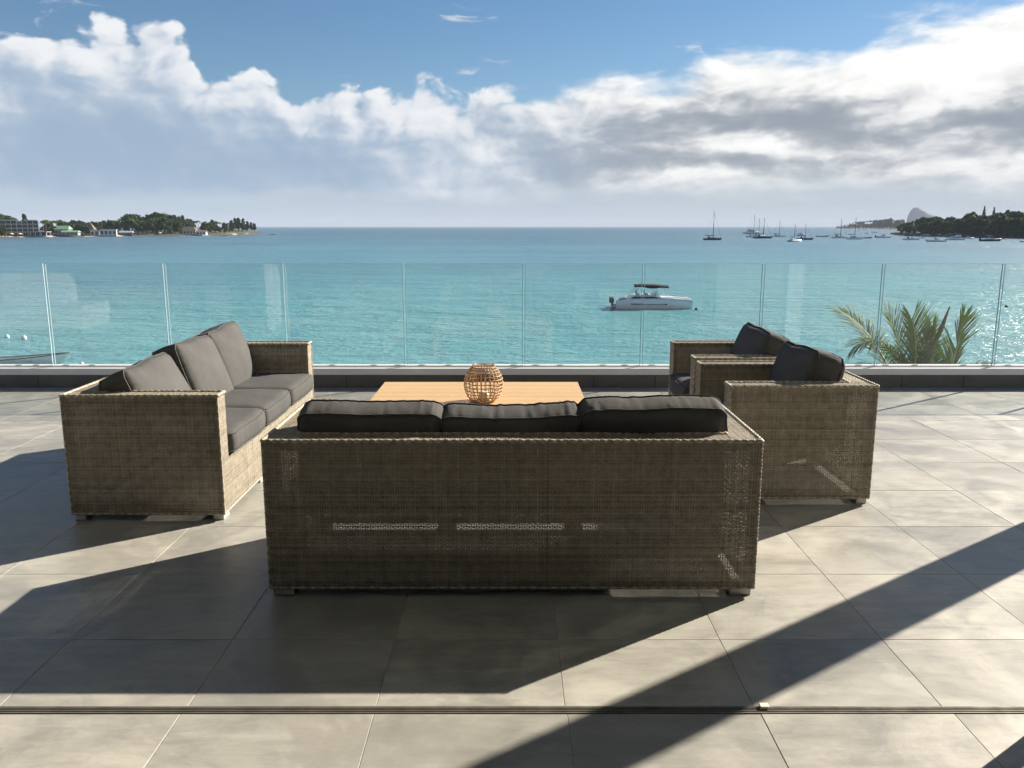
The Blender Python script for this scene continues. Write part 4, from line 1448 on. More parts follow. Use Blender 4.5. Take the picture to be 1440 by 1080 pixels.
buoy(-39.34, 64.10, 0.17, M['buoy'], 'leftmost of the two white buoys on the water at left')
buoy(-37.54, 63.27, 0.19, M['buoy'], 'right one of the two white buoys on the water at left')
buoy(-26.84, 50.99, 0.14, M['buoy'], 'white buoy low beside the bow of the skiff')
buoy(19.12, 85.91, 0.16, M['buoy_dark'], 'dark buoy just off the bows of the motor catamaran')
buoy(53.11, 88.99, 0.16, M['buoy_dark'], 'dark buoy on the water above the right palm')


# ------------------------------------------------------------------ headlands, trees and houses across the bay
def crown_mesh(name, clumps, mat, per=6, size=0.8, seed=0, flat=0.0):
    """clumps: (centre, radius, shade); each becomes a few leafy faces"""
    r = np.random.default_rng(seed)
    V, F, S = [], [], []
    for (c, rad, sh) in clumps:
        for k in range(per):
            p = np.array(c) + r.normal(0, rad * 0.45, 3)
            a = r.normal(0, 1, 3); a[2] *= (1 - flat); a /= np.linalg.norm(a)
            b = np.cross(a, r.normal(0, 1, 3)); b /= np.linalg.norm(b)
            s1, s2 = size * r.uniform(0.6, 1.2), size * r.uniform(0.4, 0.9)
            i = len(V)
            V += [tuple(p - a * s1 - b * s2 * 0.3), tuple(p - a * 0.1 * s1 + b * s2), tuple(p + a * s1 + b * s2 * 0.2), tuple(p + a * 0.2 * s1 - b * s2)]
            F.append((i, i + 1, i + 2, i + 3)); S += [float(np.clip(sh + r.normal(0, 0.18), 0, 1))] * 4
    return np_mesh(name, V, F, mat, S, False)


def make_tree_kind(kind, seed):
    r = random.Random(seed)
    tr = MB()
    cl = []
    if kind in ('broad', 'dark', 'bush'):
        lobes = []
        nl = 9 if kind != 'bush' else 6
        for i in range(nl):
            a = r.uniform(0, 6.28); d = r.uniform(0.4, 3.2)
            z = r.uniform(3.8, 8.0) - 0.28 * d if kind != 'bush' else r.uniform(2.5, 6.5)
            lobes.append((Vector((d * math.cos(a), d * math.sin(a), z)), r.uniform(1.2, 2.1)))
        lobes.append((Vector((0.2, 0, 8.2)), 1.6))
        for c, rad in lobes:
            for k in range(34):
                v = Vector((r.gauss(0, 1), r.gauss(0, 1), r.gauss(0, 1))).normalized() * rad * r.uniform(0.65, 1.05)
                v.z *= 0.8
                cl.append((tuple(c + v), 0.55, 0.5 + 0.3 * r.uniform(-1, 1)))
        tr.tube([(0, 0, -0.5), (0.1, 0, 1.5), (0.2, 0.1, 3.6)], [0.42, 0.34, 0.26], 7)
        for c, rad in lobes[:5]:
            tr.tube([(0.15, 0.05, 2.6), tuple(Vector((0.15, 0.05, 2.8)).lerp(c, 0.5) + Vector((0, 0, 0.2))), tuple(c)], [0.20, 0.13, 0.05], 5)
        mat = {'broad': M['leaf_broad'], 'dark': M['leaf_dark'], 'bush': M['leaf_broad']}[kind]
        cm = crown_mesh('crown', cl, mat, 5, 0.62, seed)
    elif kind == 'casuarina':
        for i in range(26):
            h = r.uniform(2.0, 9.3); a = r.uniform(0, 6.28)
            rr = (1.0 - (h - 2.0) / 8.6) * 2.6 * r.uniform(0.5, 1.1) + 0.25
            tip = Vector((rr * math.cos(a), rr * math.sin(a), h + rr * 0.75))
            base = Vector((0, 0, h))
            tr.tube([tuple(base), tuple(tip)], [0.07, 0.02], 4)
            for k in range(12):
                t = 0.25 + 0.8 * k / 11
                p = base.lerp(tip, t) + Vector((r.gauss(0, 0.25), r.gauss(0, 0.25), r.gauss(0, 0.3)))
                cl.append((tuple(p), 0.5, r.uniform(0.1, 0.9)))
        tr.tube([(0, 0, -0.5), (0.1, 0, 4), (0, 0, 9.3)], [0.30, 0.2, 0.04], 7)
        cm = crown_mesh('crown', cl, M['leaf_casuarina'], 5, 0.45, seed)
    elif kind == 'palm':
        V, F, S = [], [], []
        top = Vector((0.5, 0.2, 8.4))
        tr.tube([(0, 0, -0.5), (0.05, 0, 3), (0.25, 0.1, 6), tuple(top)], [0.24, 0.19, 0.16, 0.14], 7)
        for i in range(15):
            a = i * 2.4 + r.uniform(-0.2, 0.2); up = r.uniform(0.1, 1.5)
            d = Vector((math.cos(a), math.sin(a), 0))
            L = r.uniform(2.4, 3.2)
            sh = r.uniform(0.1, 0.9)
            prev = None
            for k in range(6):
                t = k / 5.0
                c = top + d * L * t * (1 - 0.10 * t * up) + Vector((0, 0, L * (up * t * 0.75 - (0.75 + up * 0.25) * t * t)))
                w = d.cross(Vector((0, 0, 1))) * (0.62 * math.sin(math.pi * (0.10 + 0.85 * t)))
                dr = Vector((0, 0, -0.30 * math.sin(math.pi * (0.1 + 0.85 * t))))
                b = len(V)
                V += [tuple(c - w + dr), tuple(c), tuple(c + w + dr)]; S += [sh] * 3
                if k:
                    F.append((b - 3, b - 2, b + 1, b)); F.append((b - 2, b - 1, b + 2, b + 1))
        cm = np_mesh('crown', V, F, M['leaf_palm_far'], S, False)
    else:   # tiered pine
        for i in range(17):
            h = 1.6 + i * 0.5
            rr = (1 - (h - 1.2) / 8.8) ** 1.15 * 2.3 + 0.02
            for a in np.linspace(0, 6.28, 7, endpoint=False):
                a2 = a + i * 0.5
                tip = Vector((rr * math.cos(a2), rr * math.sin(a2), h + 0.12 * rr))
                tr.tube([(0, 0, h), tuple(tip)], [0.06, 0.02], 4)
                for k in range(5):
                    p = Vector((0, 0, h)).lerp(tip, 0.25 + 0.19 * k)
                    cl.append((tuple(p), 0.22, r.uniform(0.2, 0.8)))
        tr.tube([(0, 0, -0.5), (0, 0, 5), (0, 0, 10)], [0.25, 0.15, 0.03], 7)
        cm = crown_mesh('crown', cl, M['leaf_casuarina'], 4, 0.20, seed, 0.6)
    return tr.mesh('trunk', M['palm_bark'] if kind == 'palm' else M['bark']), cm


TREES = {}
for _k, _n in (('broad', 3), ('dark', 3), ('bush', 2), ('casuarina', 3), ('palm', 3), ('pine', 1)):
    TREES[_k] = [make_tree_kind(_k, 100 + 7 * i + len(_k)) for i in range(_n)]
TNAME = {'broad': ('broadleaf_tree', 'tree'), 'dark': ('broadleaf_tree', 'tree'), 'bush': ('shore_bush', 'bush'), 'casuarina': ('casuarina_tree', 'tree'),
         'palm': ('palm_tree', 'palm tree'), 'pine': ('tiered_pine', 'pine tree')}
trng = random.Random(77)


def tree(kind, x, y, z, h, label, group, wide=1.0):
    nm, cat = TNAME[kind]
    v = TREES[kind][trng.randrange(len(TREES[kind]))]
    if group == 'trees on the right headland': h *= trng.uniform(0.86, 1.06)
    s = h / 10.0
    root = empty(nm, (x, y, z), trng.uniform(0, 6.28), label, cat, group)
    link_mesh('trunk', v[0], root, scale=(s * wide, s * wide, s)); link_mesh('crown', v[1], root, scale=(s * wide, s * wide, s))


def land(name, shore, depths, label, zmax=4.5):
    """terrain strip from a shoreline (world points) running inland, away from the water"""
    prof = [(0.0, -1.0), (0.02, -0.2), (0.06, 0.7), (0.13, 1.6), (0.35, 0.62 * zmax), (0.7, zmax), (1.0, -0.8)]
    pts = []
    for i in range(len(shore) - 1):
        for k in range(6):
            t = k / 6.0
            pts.append(tuple(shore[i][j] * (1 - t) + shore[i + 1][j] * t for j in (0, 1)) + (depths[i] * (1 - t) + depths[i + 1] * t,))
    pts.append((*shore[-1], depths[-1]))
    rings = []
    for (x, y, d) in pts:
        L = math.hypot(x, y); ux, uy = x / L, y / L
        jag = 5.0 * mnoise.noise((x * 0.05, y * 0.05, 1.0))
        rings.append([(x + ux * (t * d + jag * (1 - t)), y + uy * (t * d + jag * (1 - t)), SEA_Z + z * (min(1.0, d / 60.0) if z > 0 else 1) + 0.5 * mnoise.noise((x * 0.1 + t * 9, y * 0.1, t * 5.0)) * (1 if z > 0 else 0)) for t, z in prof])
    mb = MB(); mb.loft(rings, True, False, False)
    o = mb.build(name, M['shore'])
    return tag(o, label, 'land', kind='structure')


land('left_headland', [(-413.2, 603.4), (-404.4, 629.3), (-397.7, 653.5), (-381.6, 684.0), (-370.8, 707.7), (-350.6, 727.8), (-329.2, 749.1), (-306.5, 771.7), (-286.8, 808.2), (-276.9, 862.6), (-276.6, 924.9)], [160, 158.52941176470588, 157.35294117647058, 155.58823529411765, 154.41176470588235, 152.94117647058823, 151.47058823529412, 150.0, 110.0, 70.0, 30.0], 'wooded headland with beach and rocks on the left')
land('right_headland', [(423.3, 941.9), (373.1, 795.6), (356.7, 727.8), (355.1, 688.6), (358.1, 661.9), (361.8, 629.3), (365.2, 599.8), (375.0, 554.3)], [25, 60.0, 110.0, 116.81818181818181, 123.63636363636364, 132.72727272727272, 141.8181818181818, 160.0], 'dark wooded headland with rocky shore on the right')
land('far_point', [(1647.8, 4283.6), (1328.9, 3316.0), (1238.9, 2936.8), (1178.6, 2635.5), (1129.5, 2390.1)], [60, 218.33333333333334, 295.0, 347.5, 400.0], 'far palm covered point beyond the moored boats', 9.0)


def name_trees(lst):
    """adds to each tree's label the landmark it stands by and, among alike trees there, its order from the left"""
    marks = {GL: [(-0.5290, 'next to the hotel'), (-0.5195, 'behind the green roofed house'), (-0.5030, 'left of the thatched lodge'), (-0.4700, 'by the white beach house'),
                  (-0.4490, 'by the grey shed'), (-0.4260, 'left of the highest trees'), (-0.4060, 'under the highest treetops'), (-0.3890, 'left of the thatched villa'),
                  (-0.3630, 'by the thatched villa'), (-0.3400, 'right of the pale cottage'), (-0.3230, 'short of the headland tip'), (9.0, 'out at the water')],
             GR: [(0.4700, 'at the rocky end'), (0.4890, 'above the moored sailing boat'), (0.5120, 'above the white sport boat'), (0.5380, 'above the white cabin cruiser'),
                  (0.5530, 'left of the pines'), (0.5720, 'below the pines'), (0.5930, 'above the black speed boat'), (9.0, 'at the right edge')],
             GF: [(0.4150, 'at its left end'), (0.4350, 'in its middle'), (9.0, 'at its right end')]}
    fixed, bins = [], {}
    for t in sorted(lst, key=lambda q: q[1] / q[2]):
        if t[6] not in marks or t[5].startswith(('lone', 'taller', 'shorter')): fixed.append(t); continue
        az = t[1] / t[2]
        m = next(n for lim, n in marks[t[6]] if az < lim)
        bins.setdefault((t[5], m), []).append(t)
    order = ['leftmost', 'second', 'third', 'fourth', 'fifth', 'sixth', 'seventh', 'eighth', 'ninth', 'tenth', 'eleventh', 'twelfth']
    for (lab, m), ts in bins.items():
        for i, t in enumerate(ts):
            pre = '' if len(ts) == 1 else ('rightmost ' if i == len(ts) - 1 else order[min(i, 11)] + ' ')
            fixed.append(t[:5] + (pre + lab + ' ' + m,) + t[6:])
    return fixed


LB = 'green tree in the back of the left wood'
LD = 'dark tree in the back of the left wood'
LP = 'palm in the back of the left wood'
LC = 'tall feathery tree in the left wood'
LT = 'feathery tree at the left headland tip'
LFB = 'green tree behind the left beach'
LFD = 'dark tree behind the left beach'
LFP = 'palm behind the left beach'
LFS = 'low bush behind the left beach'
LHH = 'green tree on the rise above the hotel roof'
LHP = 'palm at the right corner'
LHB = 'low bush at the left foot'
RB = 'round dark tree atop the right wood'
RM = 'broad dark tree amid the right wood'
RF = 'low dark tree along the right shore'
FP = 'hazy tree on the far point skyline'
FD = 'hazy low tree by the far point water'
GL = 'trees on the left headland'
GR = 'trees on the right headland'
GF = 'trees on the far point'
TREE_LIST = [
    ('palm', -416.1, 752.8, -3.8, 12.4, LP, GL, 1.12),
    ('broad', -414.8, 756.5, -3.8, 10.4, LB, GL, 0.99),
    ('palm', -422.5, 776.9, -3.1, 10.8, LP, GL, 1.10),
    ('palm', -402.7, 746.6, -4.3, 12.3, LP, GL, 1.13),
    ('broad', -411.5, 769.1, -3.6, 11.4, LB, GL, 1.08),
    ('broad', -412.3, 777.3, -3.5, 9.7, LB, GL, 0.93),
    ('dark', -409.0, 777.9, -3.6, 9.5, LD, GL, 0.97),
    ('dark', -412.3, 791.9, -3.2, 11.4, LD, GL, 0.96),
    ('dark', -393.2, 760.5, -4.4, 11.7, LD, GL, 0.98),
    ('broad', -395.5, 771.9, -4.0, 11.4, LB, GL, 1.02),
    ('dark', -396.8, 781.4, -3.8, 10.1, LD, GL, 1.05),
    ('broad', -403.1, 802.2, -3.1, 8.9, LB, GL, 0.90),
    ('broad', -394.1, 792.5, -3.6, 10.2, LB, GL, 1.10),
    ('broad', -378.6, 768.4, -4.5, 10.5, LB, GL, 1.04),
    ('broad', -391.1, 801.0, -3.4, 9.9, LB, GL, 0.90),
    ('dark', -390.4, 806.4, -3.3, 10.8, LD, GL, 1.03),
    ('broad', -381.4, 793.7, -3.8, 9.9, LB, GL, 0.93),
    ('broad', -374.1, 784.9, -4.2, 12.1, LB, GL, 1.03),
    ('palm', -386.3, 816.7, -3.1, 11.6, LP, GL, 0.93),
    ('broad', -369.6, 789.5, -4.2, 11.8, LB, GL, 1.12),
    ('palm', -378.9, 816.9, -3.3, 13.4, LP, GL, 1.11),
    ('casuarina', -371.0, 808.1, -3.7, 14.6, LC, GL, 1.00),
    ('broad', -375.1, 824.8, -3.2, 17.1, LB, GL, 0.93),
    ('broad', -353.7, 784.9, -4.7, 17.9, LB, GL, 1.02),
    ('casuarina', -363.5, 813.2, -3.7, 17.3, LC, GL, 1.04),
    ('broad', -362.9, 819.5, -3.6, 16.9, LB, GL, 1.06),
    ('casuarina', -358.2, 818.1, -3.7, 14.7, LC, GL, 0.86),
    ('palm', -350.0, 807.1, -4.2, 16.5, LP, GL, 0.90),
    ('broad', -358.5, 834.2, -3.3, 17.1, LB, GL, 1.09),
    ('casuarina', -358.8, 842.2, -3.1, 16.8, LC, GL, 0.89),
    ('broad', -341.8, 810.9, -4.3, 19.7, LB, GL, 0.98),
    ('casuarina', -346.0, 830.3, -3.7, 18.2, LC, GL, 1.05),
    ('broad', -333.7, 808.5, -4.5, 19.2, LB, GL, 0.92),
    ('broad', -333.7, 817.8, -4.3, 18.0, LB, GL, 1.01),
    ('casuarina', -330.7, 818.0, -4.4, 16.2, LC, GL, 1.09),
    ('casuarina', -330.8, 828.2, -4.1, 16.4, LC, GL, 0.94),
    ('broad', -330.3, 837.4, -3.9, 15.6, LB, GL, 0.94),
    ('casuarina', -336.3, 862.6, -3.0, 15.5, LC, GL, 0.85),
    ('broad', -327.0, 850.3, -3.5, 13.1, LB, GL, 1.07),
    ('broad', -330.0, 866.5, -3.0, 12.3, LB, GL, 1.01),
    ('palm', -328.8, 872.6, -2.8, 11.1, LP, GL, 1.11),
    ('palm', -324.5, 873.6, -2.8, 11.5, LP, GL, 1.12),
    ('broad', -323.4, 882.1, -3.4, 9.3, LB, GL, 1.02),
    ('palm', -309.0, 851.3, -3.9, 11.5, LP, GL, 1.05),
    ('broad', -304.7, 849.8, -4.1, 10.5, LB, GL, 0.88),
    ('broad', -314.3, 886.0, -3.6, 12.4, LB, GL, 0.92),
    ('palm', -303.5, 864.7, -3.6, 11.1, LP, GL, 1.13),
    ('palm', -307.0, 887.5, -2.7, 9.6, LP, GL, 0.97),
    ('broad', -301.8, 885.1, -3.1, 9.0, LB, GL, 0.98),
    ('palm', -302.7, 899.6, -3.6, 9.8, LP, GL, 0.86),
    ('casuarina', -300.4, 902.6, -3.6, 11.6, LT, GL, 1.06),
    ('casuarina', -297.6, 906.3, -3.6, 13.8, LT, GL, 0.87),
    ('casuarina', -294.9, 910.0, -3.6, 13.9, LT, GL, 0.93),
    ('casuarina', -291.9, 915.9, -3.6, 13.5, LT, GL, 0.85),
    ('casuarina', -289.6, 922.9, -3.8, 11.4, LT, GL, 0.86),
    ('casuarina', -287.6, 929.6, -4.3, 10.2, LT, GL, 1.04),
    ('casuarina', -285.9, 935.3, -4.7, 10.0, LT, GL, 1.04),
    ('dark', -393.4, 711.6, -5.3, 8.5, LFD, GL, 1.16),
    ('bush', -390.5, 712.5, -5.4, 9.9, LFS, GL, 1.28),
    ('broad', -394.2, 725.5, -5.1, 7.1, LFB, GL, 1.13),
    ('dark', -385.6, 717.8, -5.5, 8.0, LFD, GL, 1.33),
    ('bush', -389.3, 732.6, -5.1, 8.6, LFS, GL, 1.26),
    ('dark', -387.6, 736.9, -5.1, 7.2, LFD, GL, 1.17),
    ('palm', -379.2, 727.4, -5.6, 10.1, LFP, GL, 1.03),
    ('broad', -382.6, 742.7, -5.1, 9.9, LFB, GL, 1.30),
    ('dark', -379.3, 742.4, -5.2, 7.9, LFD, GL, 1.33),
    ('dark', -371.4, 734.8, -5.6, 7.4, LFD, GL, 1.18),
    ('dark', -379.5, 759.3, -4.7, 5.6, LFD, GL, 1.02),
    ('broad', -373.8, 764.8, -4.7, 6.4, LFB, GL, 1.16),
    ('palm', -354.9, 761.9, -5.3, 9.0, LFP, GL, 1.14),
    ('broad', -351.2, 763.5, -5.3, 12.1, LFB, GL, 1.20),
    ('palm', -346.0, 762.5, -5.5, 15.1, LFP, GL, 1.31),
    ('palm', -348.0, 774.5, -5.1, 13.2, LFP, GL, 1.18),
    ('broad', -340.7, 767.2, -5.5, 13.3, LFB, GL, 1.05),
    ('broad', -343.0, 781.8, -5.0, 12.8, LFB, GL, 1.27),
    ('palm', -338.1, 780.5, -5.2, 13.1, LFP, GL, 1.34),
    ('dark', -330.7, 774.3, -5.6, 14.8, LFD, GL, 1.13),
    ('dark', -329.7, 780.4, -5.4, 15.6, LFD, GL, 1.30),
    ('palm', -330.0, 790.8, -5.1, 17.3, LFP, GL, 1.20),
    ('bush', -322.0, 783.0, -5.6, 16.3, LFS, GL, 1.03),
    ('dark', -321.4, 793.7, -5.3, 13.4, LFD, GL, 1.08),
    ('dark', -321.4, 805.1, -5.0, 11.4, LFD, GL, 1.08),
    ('dark', -313.6, 794.7, -5.5, 12.5, LFD, GL, 1.24),
    ('broad', -317.5, 823.2, -4.6, 11.0, LFB, GL, 1.26),
    ('dark', -315.3, 827.0, -4.5, 10.9, LFD, GL, 1.16),
    ('bush', -307.7, 840.3, -4.3, 6.6, LFS, GL, 1.17),
    ('dark', -297.6, 822.9, -5.3, 8.4, LFD, GL, 1.23),
    ('bush', -300.2, 840.3, -4.6, 10.0, LFS, GL, 1.33),
    ('dark', -297.3, 843.9, -4.6, 8.6, LFD, GL, 1.24),
    ('dark', -291.7, 841.6, -5.1, 6.1, LFD, GL, 1.12),
    ('bush', -290.1, 850.2, -5.0, 7.4, LFS, GL, 1.12),
    ('bush', -291.9, 870.2, -4.2, 6.5, LFS, GL, 1.26),
    ('bush', -291.3, 880.3, -4.0, 8.2, LFS, GL, 1.04),
    ('casuarina', -289.4, 891.2, -3.7, 8.5, LT, GL, 1.23),
    ('bush', -286.6, 896.7, -3.8, 10.0, LFS, GL, 1.11),
    ('casuarina', -283.4, 899.9, -4.4, 8.7, LT, GL, 1.19),
    ('broad', -458.1, 738.3, -2.7, 15.8, LHH, GL, 1.20),
    ('broad', -455.8, 744.8, -2.7, 15.6, LHH, GL, 1.20),
    ('broad', -453.0, 750.6, -2.7, 15.4, LHH, GL, 1.20),
    ('broad', -450.5, 754.8, -2.7, 14.2, LHH, GL, 1.20),
    ('broad', -447.9, 759.1, -2.7, 12.3, LHH, GL, 1.20),
    ('casuarina', -418.0, 723.9, -4.2, 15.9, 'lone dark tree rising above the gap in the hotel roof', GL, 0.80),
    ('palm', -392.7, 706.1, -5.5, 12.7, LHP, GL, 1.00),
    ('palm', -391.6, 708.5, -5.5, 13.1, LHP, GL, 1.00),
    ('bush', -402.8, 659.9, -6.6, 8.0, LHB, GL, 1.00),
    ('bush', -401.6, 662.6, -6.6, 8.4, LHB, GL, 1.00),
    ('bush', -400.6, 664.6, -6.6, 8.3, LHB, GL, 1.00),
    ('broad', 408.6, 889.0, -4.6, 7.8, RB, GR, 1.23),
    ('broad', 398.4, 856.4, -4.0, 9.8, RB, GR, 1.24),
    ('dark', 392.2, 834.3, -3.6, 10.0, RB, GR, 1.08),
    ('broad', 387.3, 815.4, -3.2, 11.0, RB, GR, 1.03),
    ('dark', 390.4, 810.9, -2.7, 12.1, RB, GR, 1.24),
    ('dark', 386.2, 791.5, -3.2, 14.0, RB, GR, 1.24),
    ('dark', 377.2, 763.5, -4.1, 15.4, RB, GR, 1.11),
    ('dark', 389.0, 778.9, -2.9, 14.4, RB, GR, 1.28),
    ('broad', 383.7, 759.8, -3.5, 14.7, RB, GR, 1.15),
    ('broad', 386.4, 756.1, -3.2, 12.4, RB, GR, 1.15),
    ('broad', 387.0, 748.2, -3.2, 14.0, RB, GR, 1.07),
    ('broad', 386.0, 738.9, -3.4, 14.5, RB, GR, 1.06),
    ('dark', 392.7, 742.3, -3.0, 13.4, RB, GR, 1.17),
    ('dark', 393.3, 733.5, -3.1, 15.3, RB, GR, 1.19),
    ('dark', 384.0, 709.8, -4.0, 17.5, RB, GR, 1.15),
    ('dark', 384.3, 704.3, -4.0, 17.5, RB, GR, 1.21),
    ('dark', 395.0, 717.4, -3.2, 15.1, RB, GR, 1.21),
    ('dark', 386.1, 692.9, -4.1, 16.3, RB, GR, 1.26),
    ('dark', 395.0, 701.7, -3.5, 15.8, RB, GR, 1.24),
    ('dark', 397.6, 699.2, -3.4, 15.4, RB, GR, 1.15),
    ('broad', 392.5, 682.4, -3.9, 16.4, RB, GR, 1.15),
    ('dark', 391.6, 675.3, -4.0, 16.7, RB, GR, 1.05),
    ('dark', 397.8, 678.0, -3.6, 17.5, RB, GR, 1.13),
    ('dark', 392.2, 662.0, -4.1, 17.9, RB, GR, 1.08),
    ('dark', 402.2, 672.6, -3.5, 18.1, RB, GR, 1.06),
    ('dark', 393.6, 652.7, -4.2, 18.4, RB, GR, 1.04),
    ('dark', 395.3, 648.8, -4.1, 17.9, RB, GR, 1.12),
    ('dark', 387.7, 630.7, -4.7, 18.0, RB, GR, 1.12),
    ('dark', 388.6, 626.4, -4.8, 17.9, RB, GR, 1.07),
    ('dark', 393.1, 627.9, -4.5, 18.4, RB, GR, 1.10),
    ('dark', 391.0, 619.7, -4.8, 18.1, RB, GR, 1.29),
    ('dark', 404.0, 875.7, -3.8, 3.1, RM, GR, 1.25),
    ('dark', 385.0, 823.0, -4.3, 6.7, RM, GR, 1.40),
    ('dark', 378.9, 799.8, -4.6, 8.2, RM, GR, 1.13),
    ('dark', 374.0, 778.5, -4.9, 9.3, RM, GR, 1.11),
    ('dark', 371.3, 762.8, -4.8, 11.6, RM, GR, 1.25),
    ('dark', 371.1, 753.1, -4.7, 10.8, RM, GR, 1.20),
    ('dark', 367.8, 737.1, -5.0, 11.7, RM, GR, 1.21),
    ('dark', 369.0, 729.3, -4.9, 12.3, RM, GR, 1.38),
    ('dark', 367.6, 718.6, -5.0, 10.2, RM, GR, 1.26),
    ('dark', 369.8, 713.8, -4.9, 11.4, RM, GR, 1.35),
    ('dark', 368.6, 701.8, -5.1, 10.8, RM, GR, 1.21),
    ('dark', 371.7, 700.3, -4.9, 11.7, RM, GR, 1.23),
    ('dark', 370.1, 688.3, -5.2, 12.7, RM, GR, 1.25),
    ('dark', 374.3, 687.2, -4.9, 14.1, RM, GR, 1.38),
    ('dark', 370.7, 674.1, -5.3, 12.7, RM, GR, 1.35),
    ('dark', 374.4, 674.4, -5.0, 13.2, RM, GR, 1.20),
    ('dark', 375.9, 669.1, -5.0, 14.4, RM, GR, 1.28),
    ('dark', 374.6, 660.6, -5.2, 12.4, RM, GR, 1.29),
    ('dark', 372.7, 648.7, -5.4, 14.6, RM, GR, 1.34),
    ('dark', 375.6, 645.4, -5.3, 14.9, RM, GR, 1.24),
    ('dark', 375.7, 637.6, -5.3, 14.9, RM, GR, 1.39),
    ('dark', 376.2, 630.4, -5.4, 15.0, RM, GR, 1.13),
    ('dark', 377.2, 626.1, -5.4, 14.9, RM, GR, 1.25),
    ('dark', 382.3, 627.9, -5.0, 15.3, RM, GR, 1.36),
    ('dark', 380.8, 618.2, -5.3, 15.0, RM, GR, 1.11),
    ('dark', 382.8, 614.4, -5.2, 14.6, RM, GR, 1.13),
    ('dark', 381.9, 605.6, -5.4, 16.3, RM, GR, 1.22),
    ('dark', 392.4, 847.6, -5.2, 3.1, RF, GR, 1.40),
    ('dark', 376.1, 798.3, -5.4, 4.6, RF, GR, 1.41),
    ('dark', 372.6, 779.8, -5.3, 4.6, RF, GR, 1.18),
    ('bush', 365.7, 753.7, -5.7, 6.9, RF, GR, 1.24),
    ('dark', 362.9, 738.3, -5.6, 6.5, RF, GR, 1.27),
    ('dark', 362.0, 725.3, -5.8, 5.5, RF, GR, 1.44),
    ('dark', 360.5, 713.5, -6.1, 6.2, RF, GR, 1.19),
    ('dark', 362.4, 708.3, -5.6, 5.5, RF, GR, 1.47),
    ('dark', 361.0, 695.6, -6.0, 6.7, RF, GR, 1.29),
    ('bush', 361.9, 687.1, -6.0, 7.9, RF, GR, 1.22),
    ('bush', 362.3, 677.0, -6.2, 6.5, RF, GR, 1.22),
    ('bush', 364.7, 672.4, -5.9, 7.0, RF, GR, 1.21),
    ('dark', 364.5, 663.5, -6.1, 6.9, RF, GR, 1.16),
    ('bush', 367.3, 660.1, -5.7, 7.1, RF, GR, 1.16),
    ('dark', 367.5, 651.3, -5.9, 7.0, RF, GR, 1.48),
    ('bush', 369.2, 646.1, -5.8, 7.0, RF, GR, 1.24),
    ('dark', 367.8, 634.7, -6.2, 6.7, RF, GR, 1.42),
    ('bush', 368.4, 628.5, -6.3, 8.7, RF, GR, 1.11),
    ('bush', 368.8, 621.3, -6.3, 7.7, RF, GR, 1.10),
    ('dark', 372.0, 617.9, -5.9, 6.7, RF, GR, 1.49),
    ('dark', 370.4, 609.2, -6.3, 6.4, RF, GR, 1.46),
    ('dark', 373.3, 605.8, -6.1, 7.4, RF, GR, 1.22),
    ('dark', 375.0, 602.3, -6.0, 6.7, RF, GR, 1.24),
    ('bush', 373.2, 593.5, -6.5, 9.3, RF, GR, 1.47),
    ('pine', 406.3, 727.9, -3.4, 22.3, 'taller left one of two tiered pines above the dark wood', 'tiered pines', 0.75),
    ('pine', 408.3, 716.6, -3.1, 20.9, 'shorter right one of two tiered pines above the dark wood', 'tiered pines', 0.75),
    ('broad', 1522.4, 3889.2, 1.1, 6.3, FP, GF, 1.20),
    ('broad', 1476.6, 3742.5, 0.2, 8.4, FP, GF, 1.20),
    ('palm', 1414.2, 3562.9, -1.6, 13.4, FP, GF, 1.20),
    ('casuarina', 1380.5, 3446.2, 0.9, 14.1, FP, GF, 1.20),
    ('casuarina', 1361.6, 3370.0, -0.0, 15.5, FP, GF, 1.20),
    ('palm', 1338.2, 3287.8, -1.3, 23.3, FP, GF, 1.20),
    ('palm', 1316.0, 3213.9, -3.2, 23.8, FP, GF, 1.20),
    ('broad', 1310.1, 3176.5, -2.2, 22.7, FP, GF, 1.20),
    ('broad', 1316.5, 3169.0, -0.3, 21.6, FP, GF, 1.20),
    ('palm', 1278.1, 3057.7, -4.0, 26.1, FP, GF, 1.20),
    ('palm', 1292.4, 3065.6, -0.6, 24.9, FP, GF, 1.20),
    ('palm', 1274.5, 3003.1, -1.5, 27.6, FP, GF, 1.20),
    ('palm', 1271.1, 2975.8, -1.3, 24.1, FP, GF, 1.20),
    ('broad', 1243.9, 2891.9, -4.1, 28.8, FP, GF, 1.20),
    ('palm', 1263.4, 2912.4, -0.9, 25.7, FP, GF, 1.20),
    ('broad', 1237.4, 2834.1, -3.1, 27.7, FP, GF, 1.20),
    ('broad', 1228.6, 2796.0, -3.5, 27.9, FP, GF, 1.20),
    ('palm', 1226.4, 2773.1, -3.0, 31.3, FP, GF, 1.20),
    ('broad', 1220.8, 2742.0, -3.0, 28.8, FP, GF, 1.20),
    ('casuarina', 1208.2, 2697.4, -4.0, 31.5, FP, GF, 1.20),
    ('palm', 1217.2, 2702.3, -2.3, 29.0, FP, GF, 1.20),
    ('broad', 1221.2, 2689.0, -1.3, 22.2, FP, GF, 1.20),
    ('casuarina', 1199.6, 2625.6, -3.1, 25.3, FP, GF, 1.20),
    ('palm', 1183.4, 2572.2, -4.4, 27.9, FP, GF, 1.20),
    ('broad', 1203.1, 2600.6, -1.6, 25.7, FP, GF, 1.20),
    ('dark', 1442.6, 3653.7, -3.5, 8.1, FD, GF, 1.60),
    ('dark', 1376.7, 3452.8, -4.1, 10.9, FD, GF, 1.60),
    ('dark', 1335.6, 3315.4, -4.6, 15.1, FD, GF, 1.60),
    ('dark', 1319.5, 3244.2, -4.6, 15.6, FD, GF, 1.60),
    ('dark', 1290.5, 3138.7, -6.2, 17.3, FD, GF, 1.60),
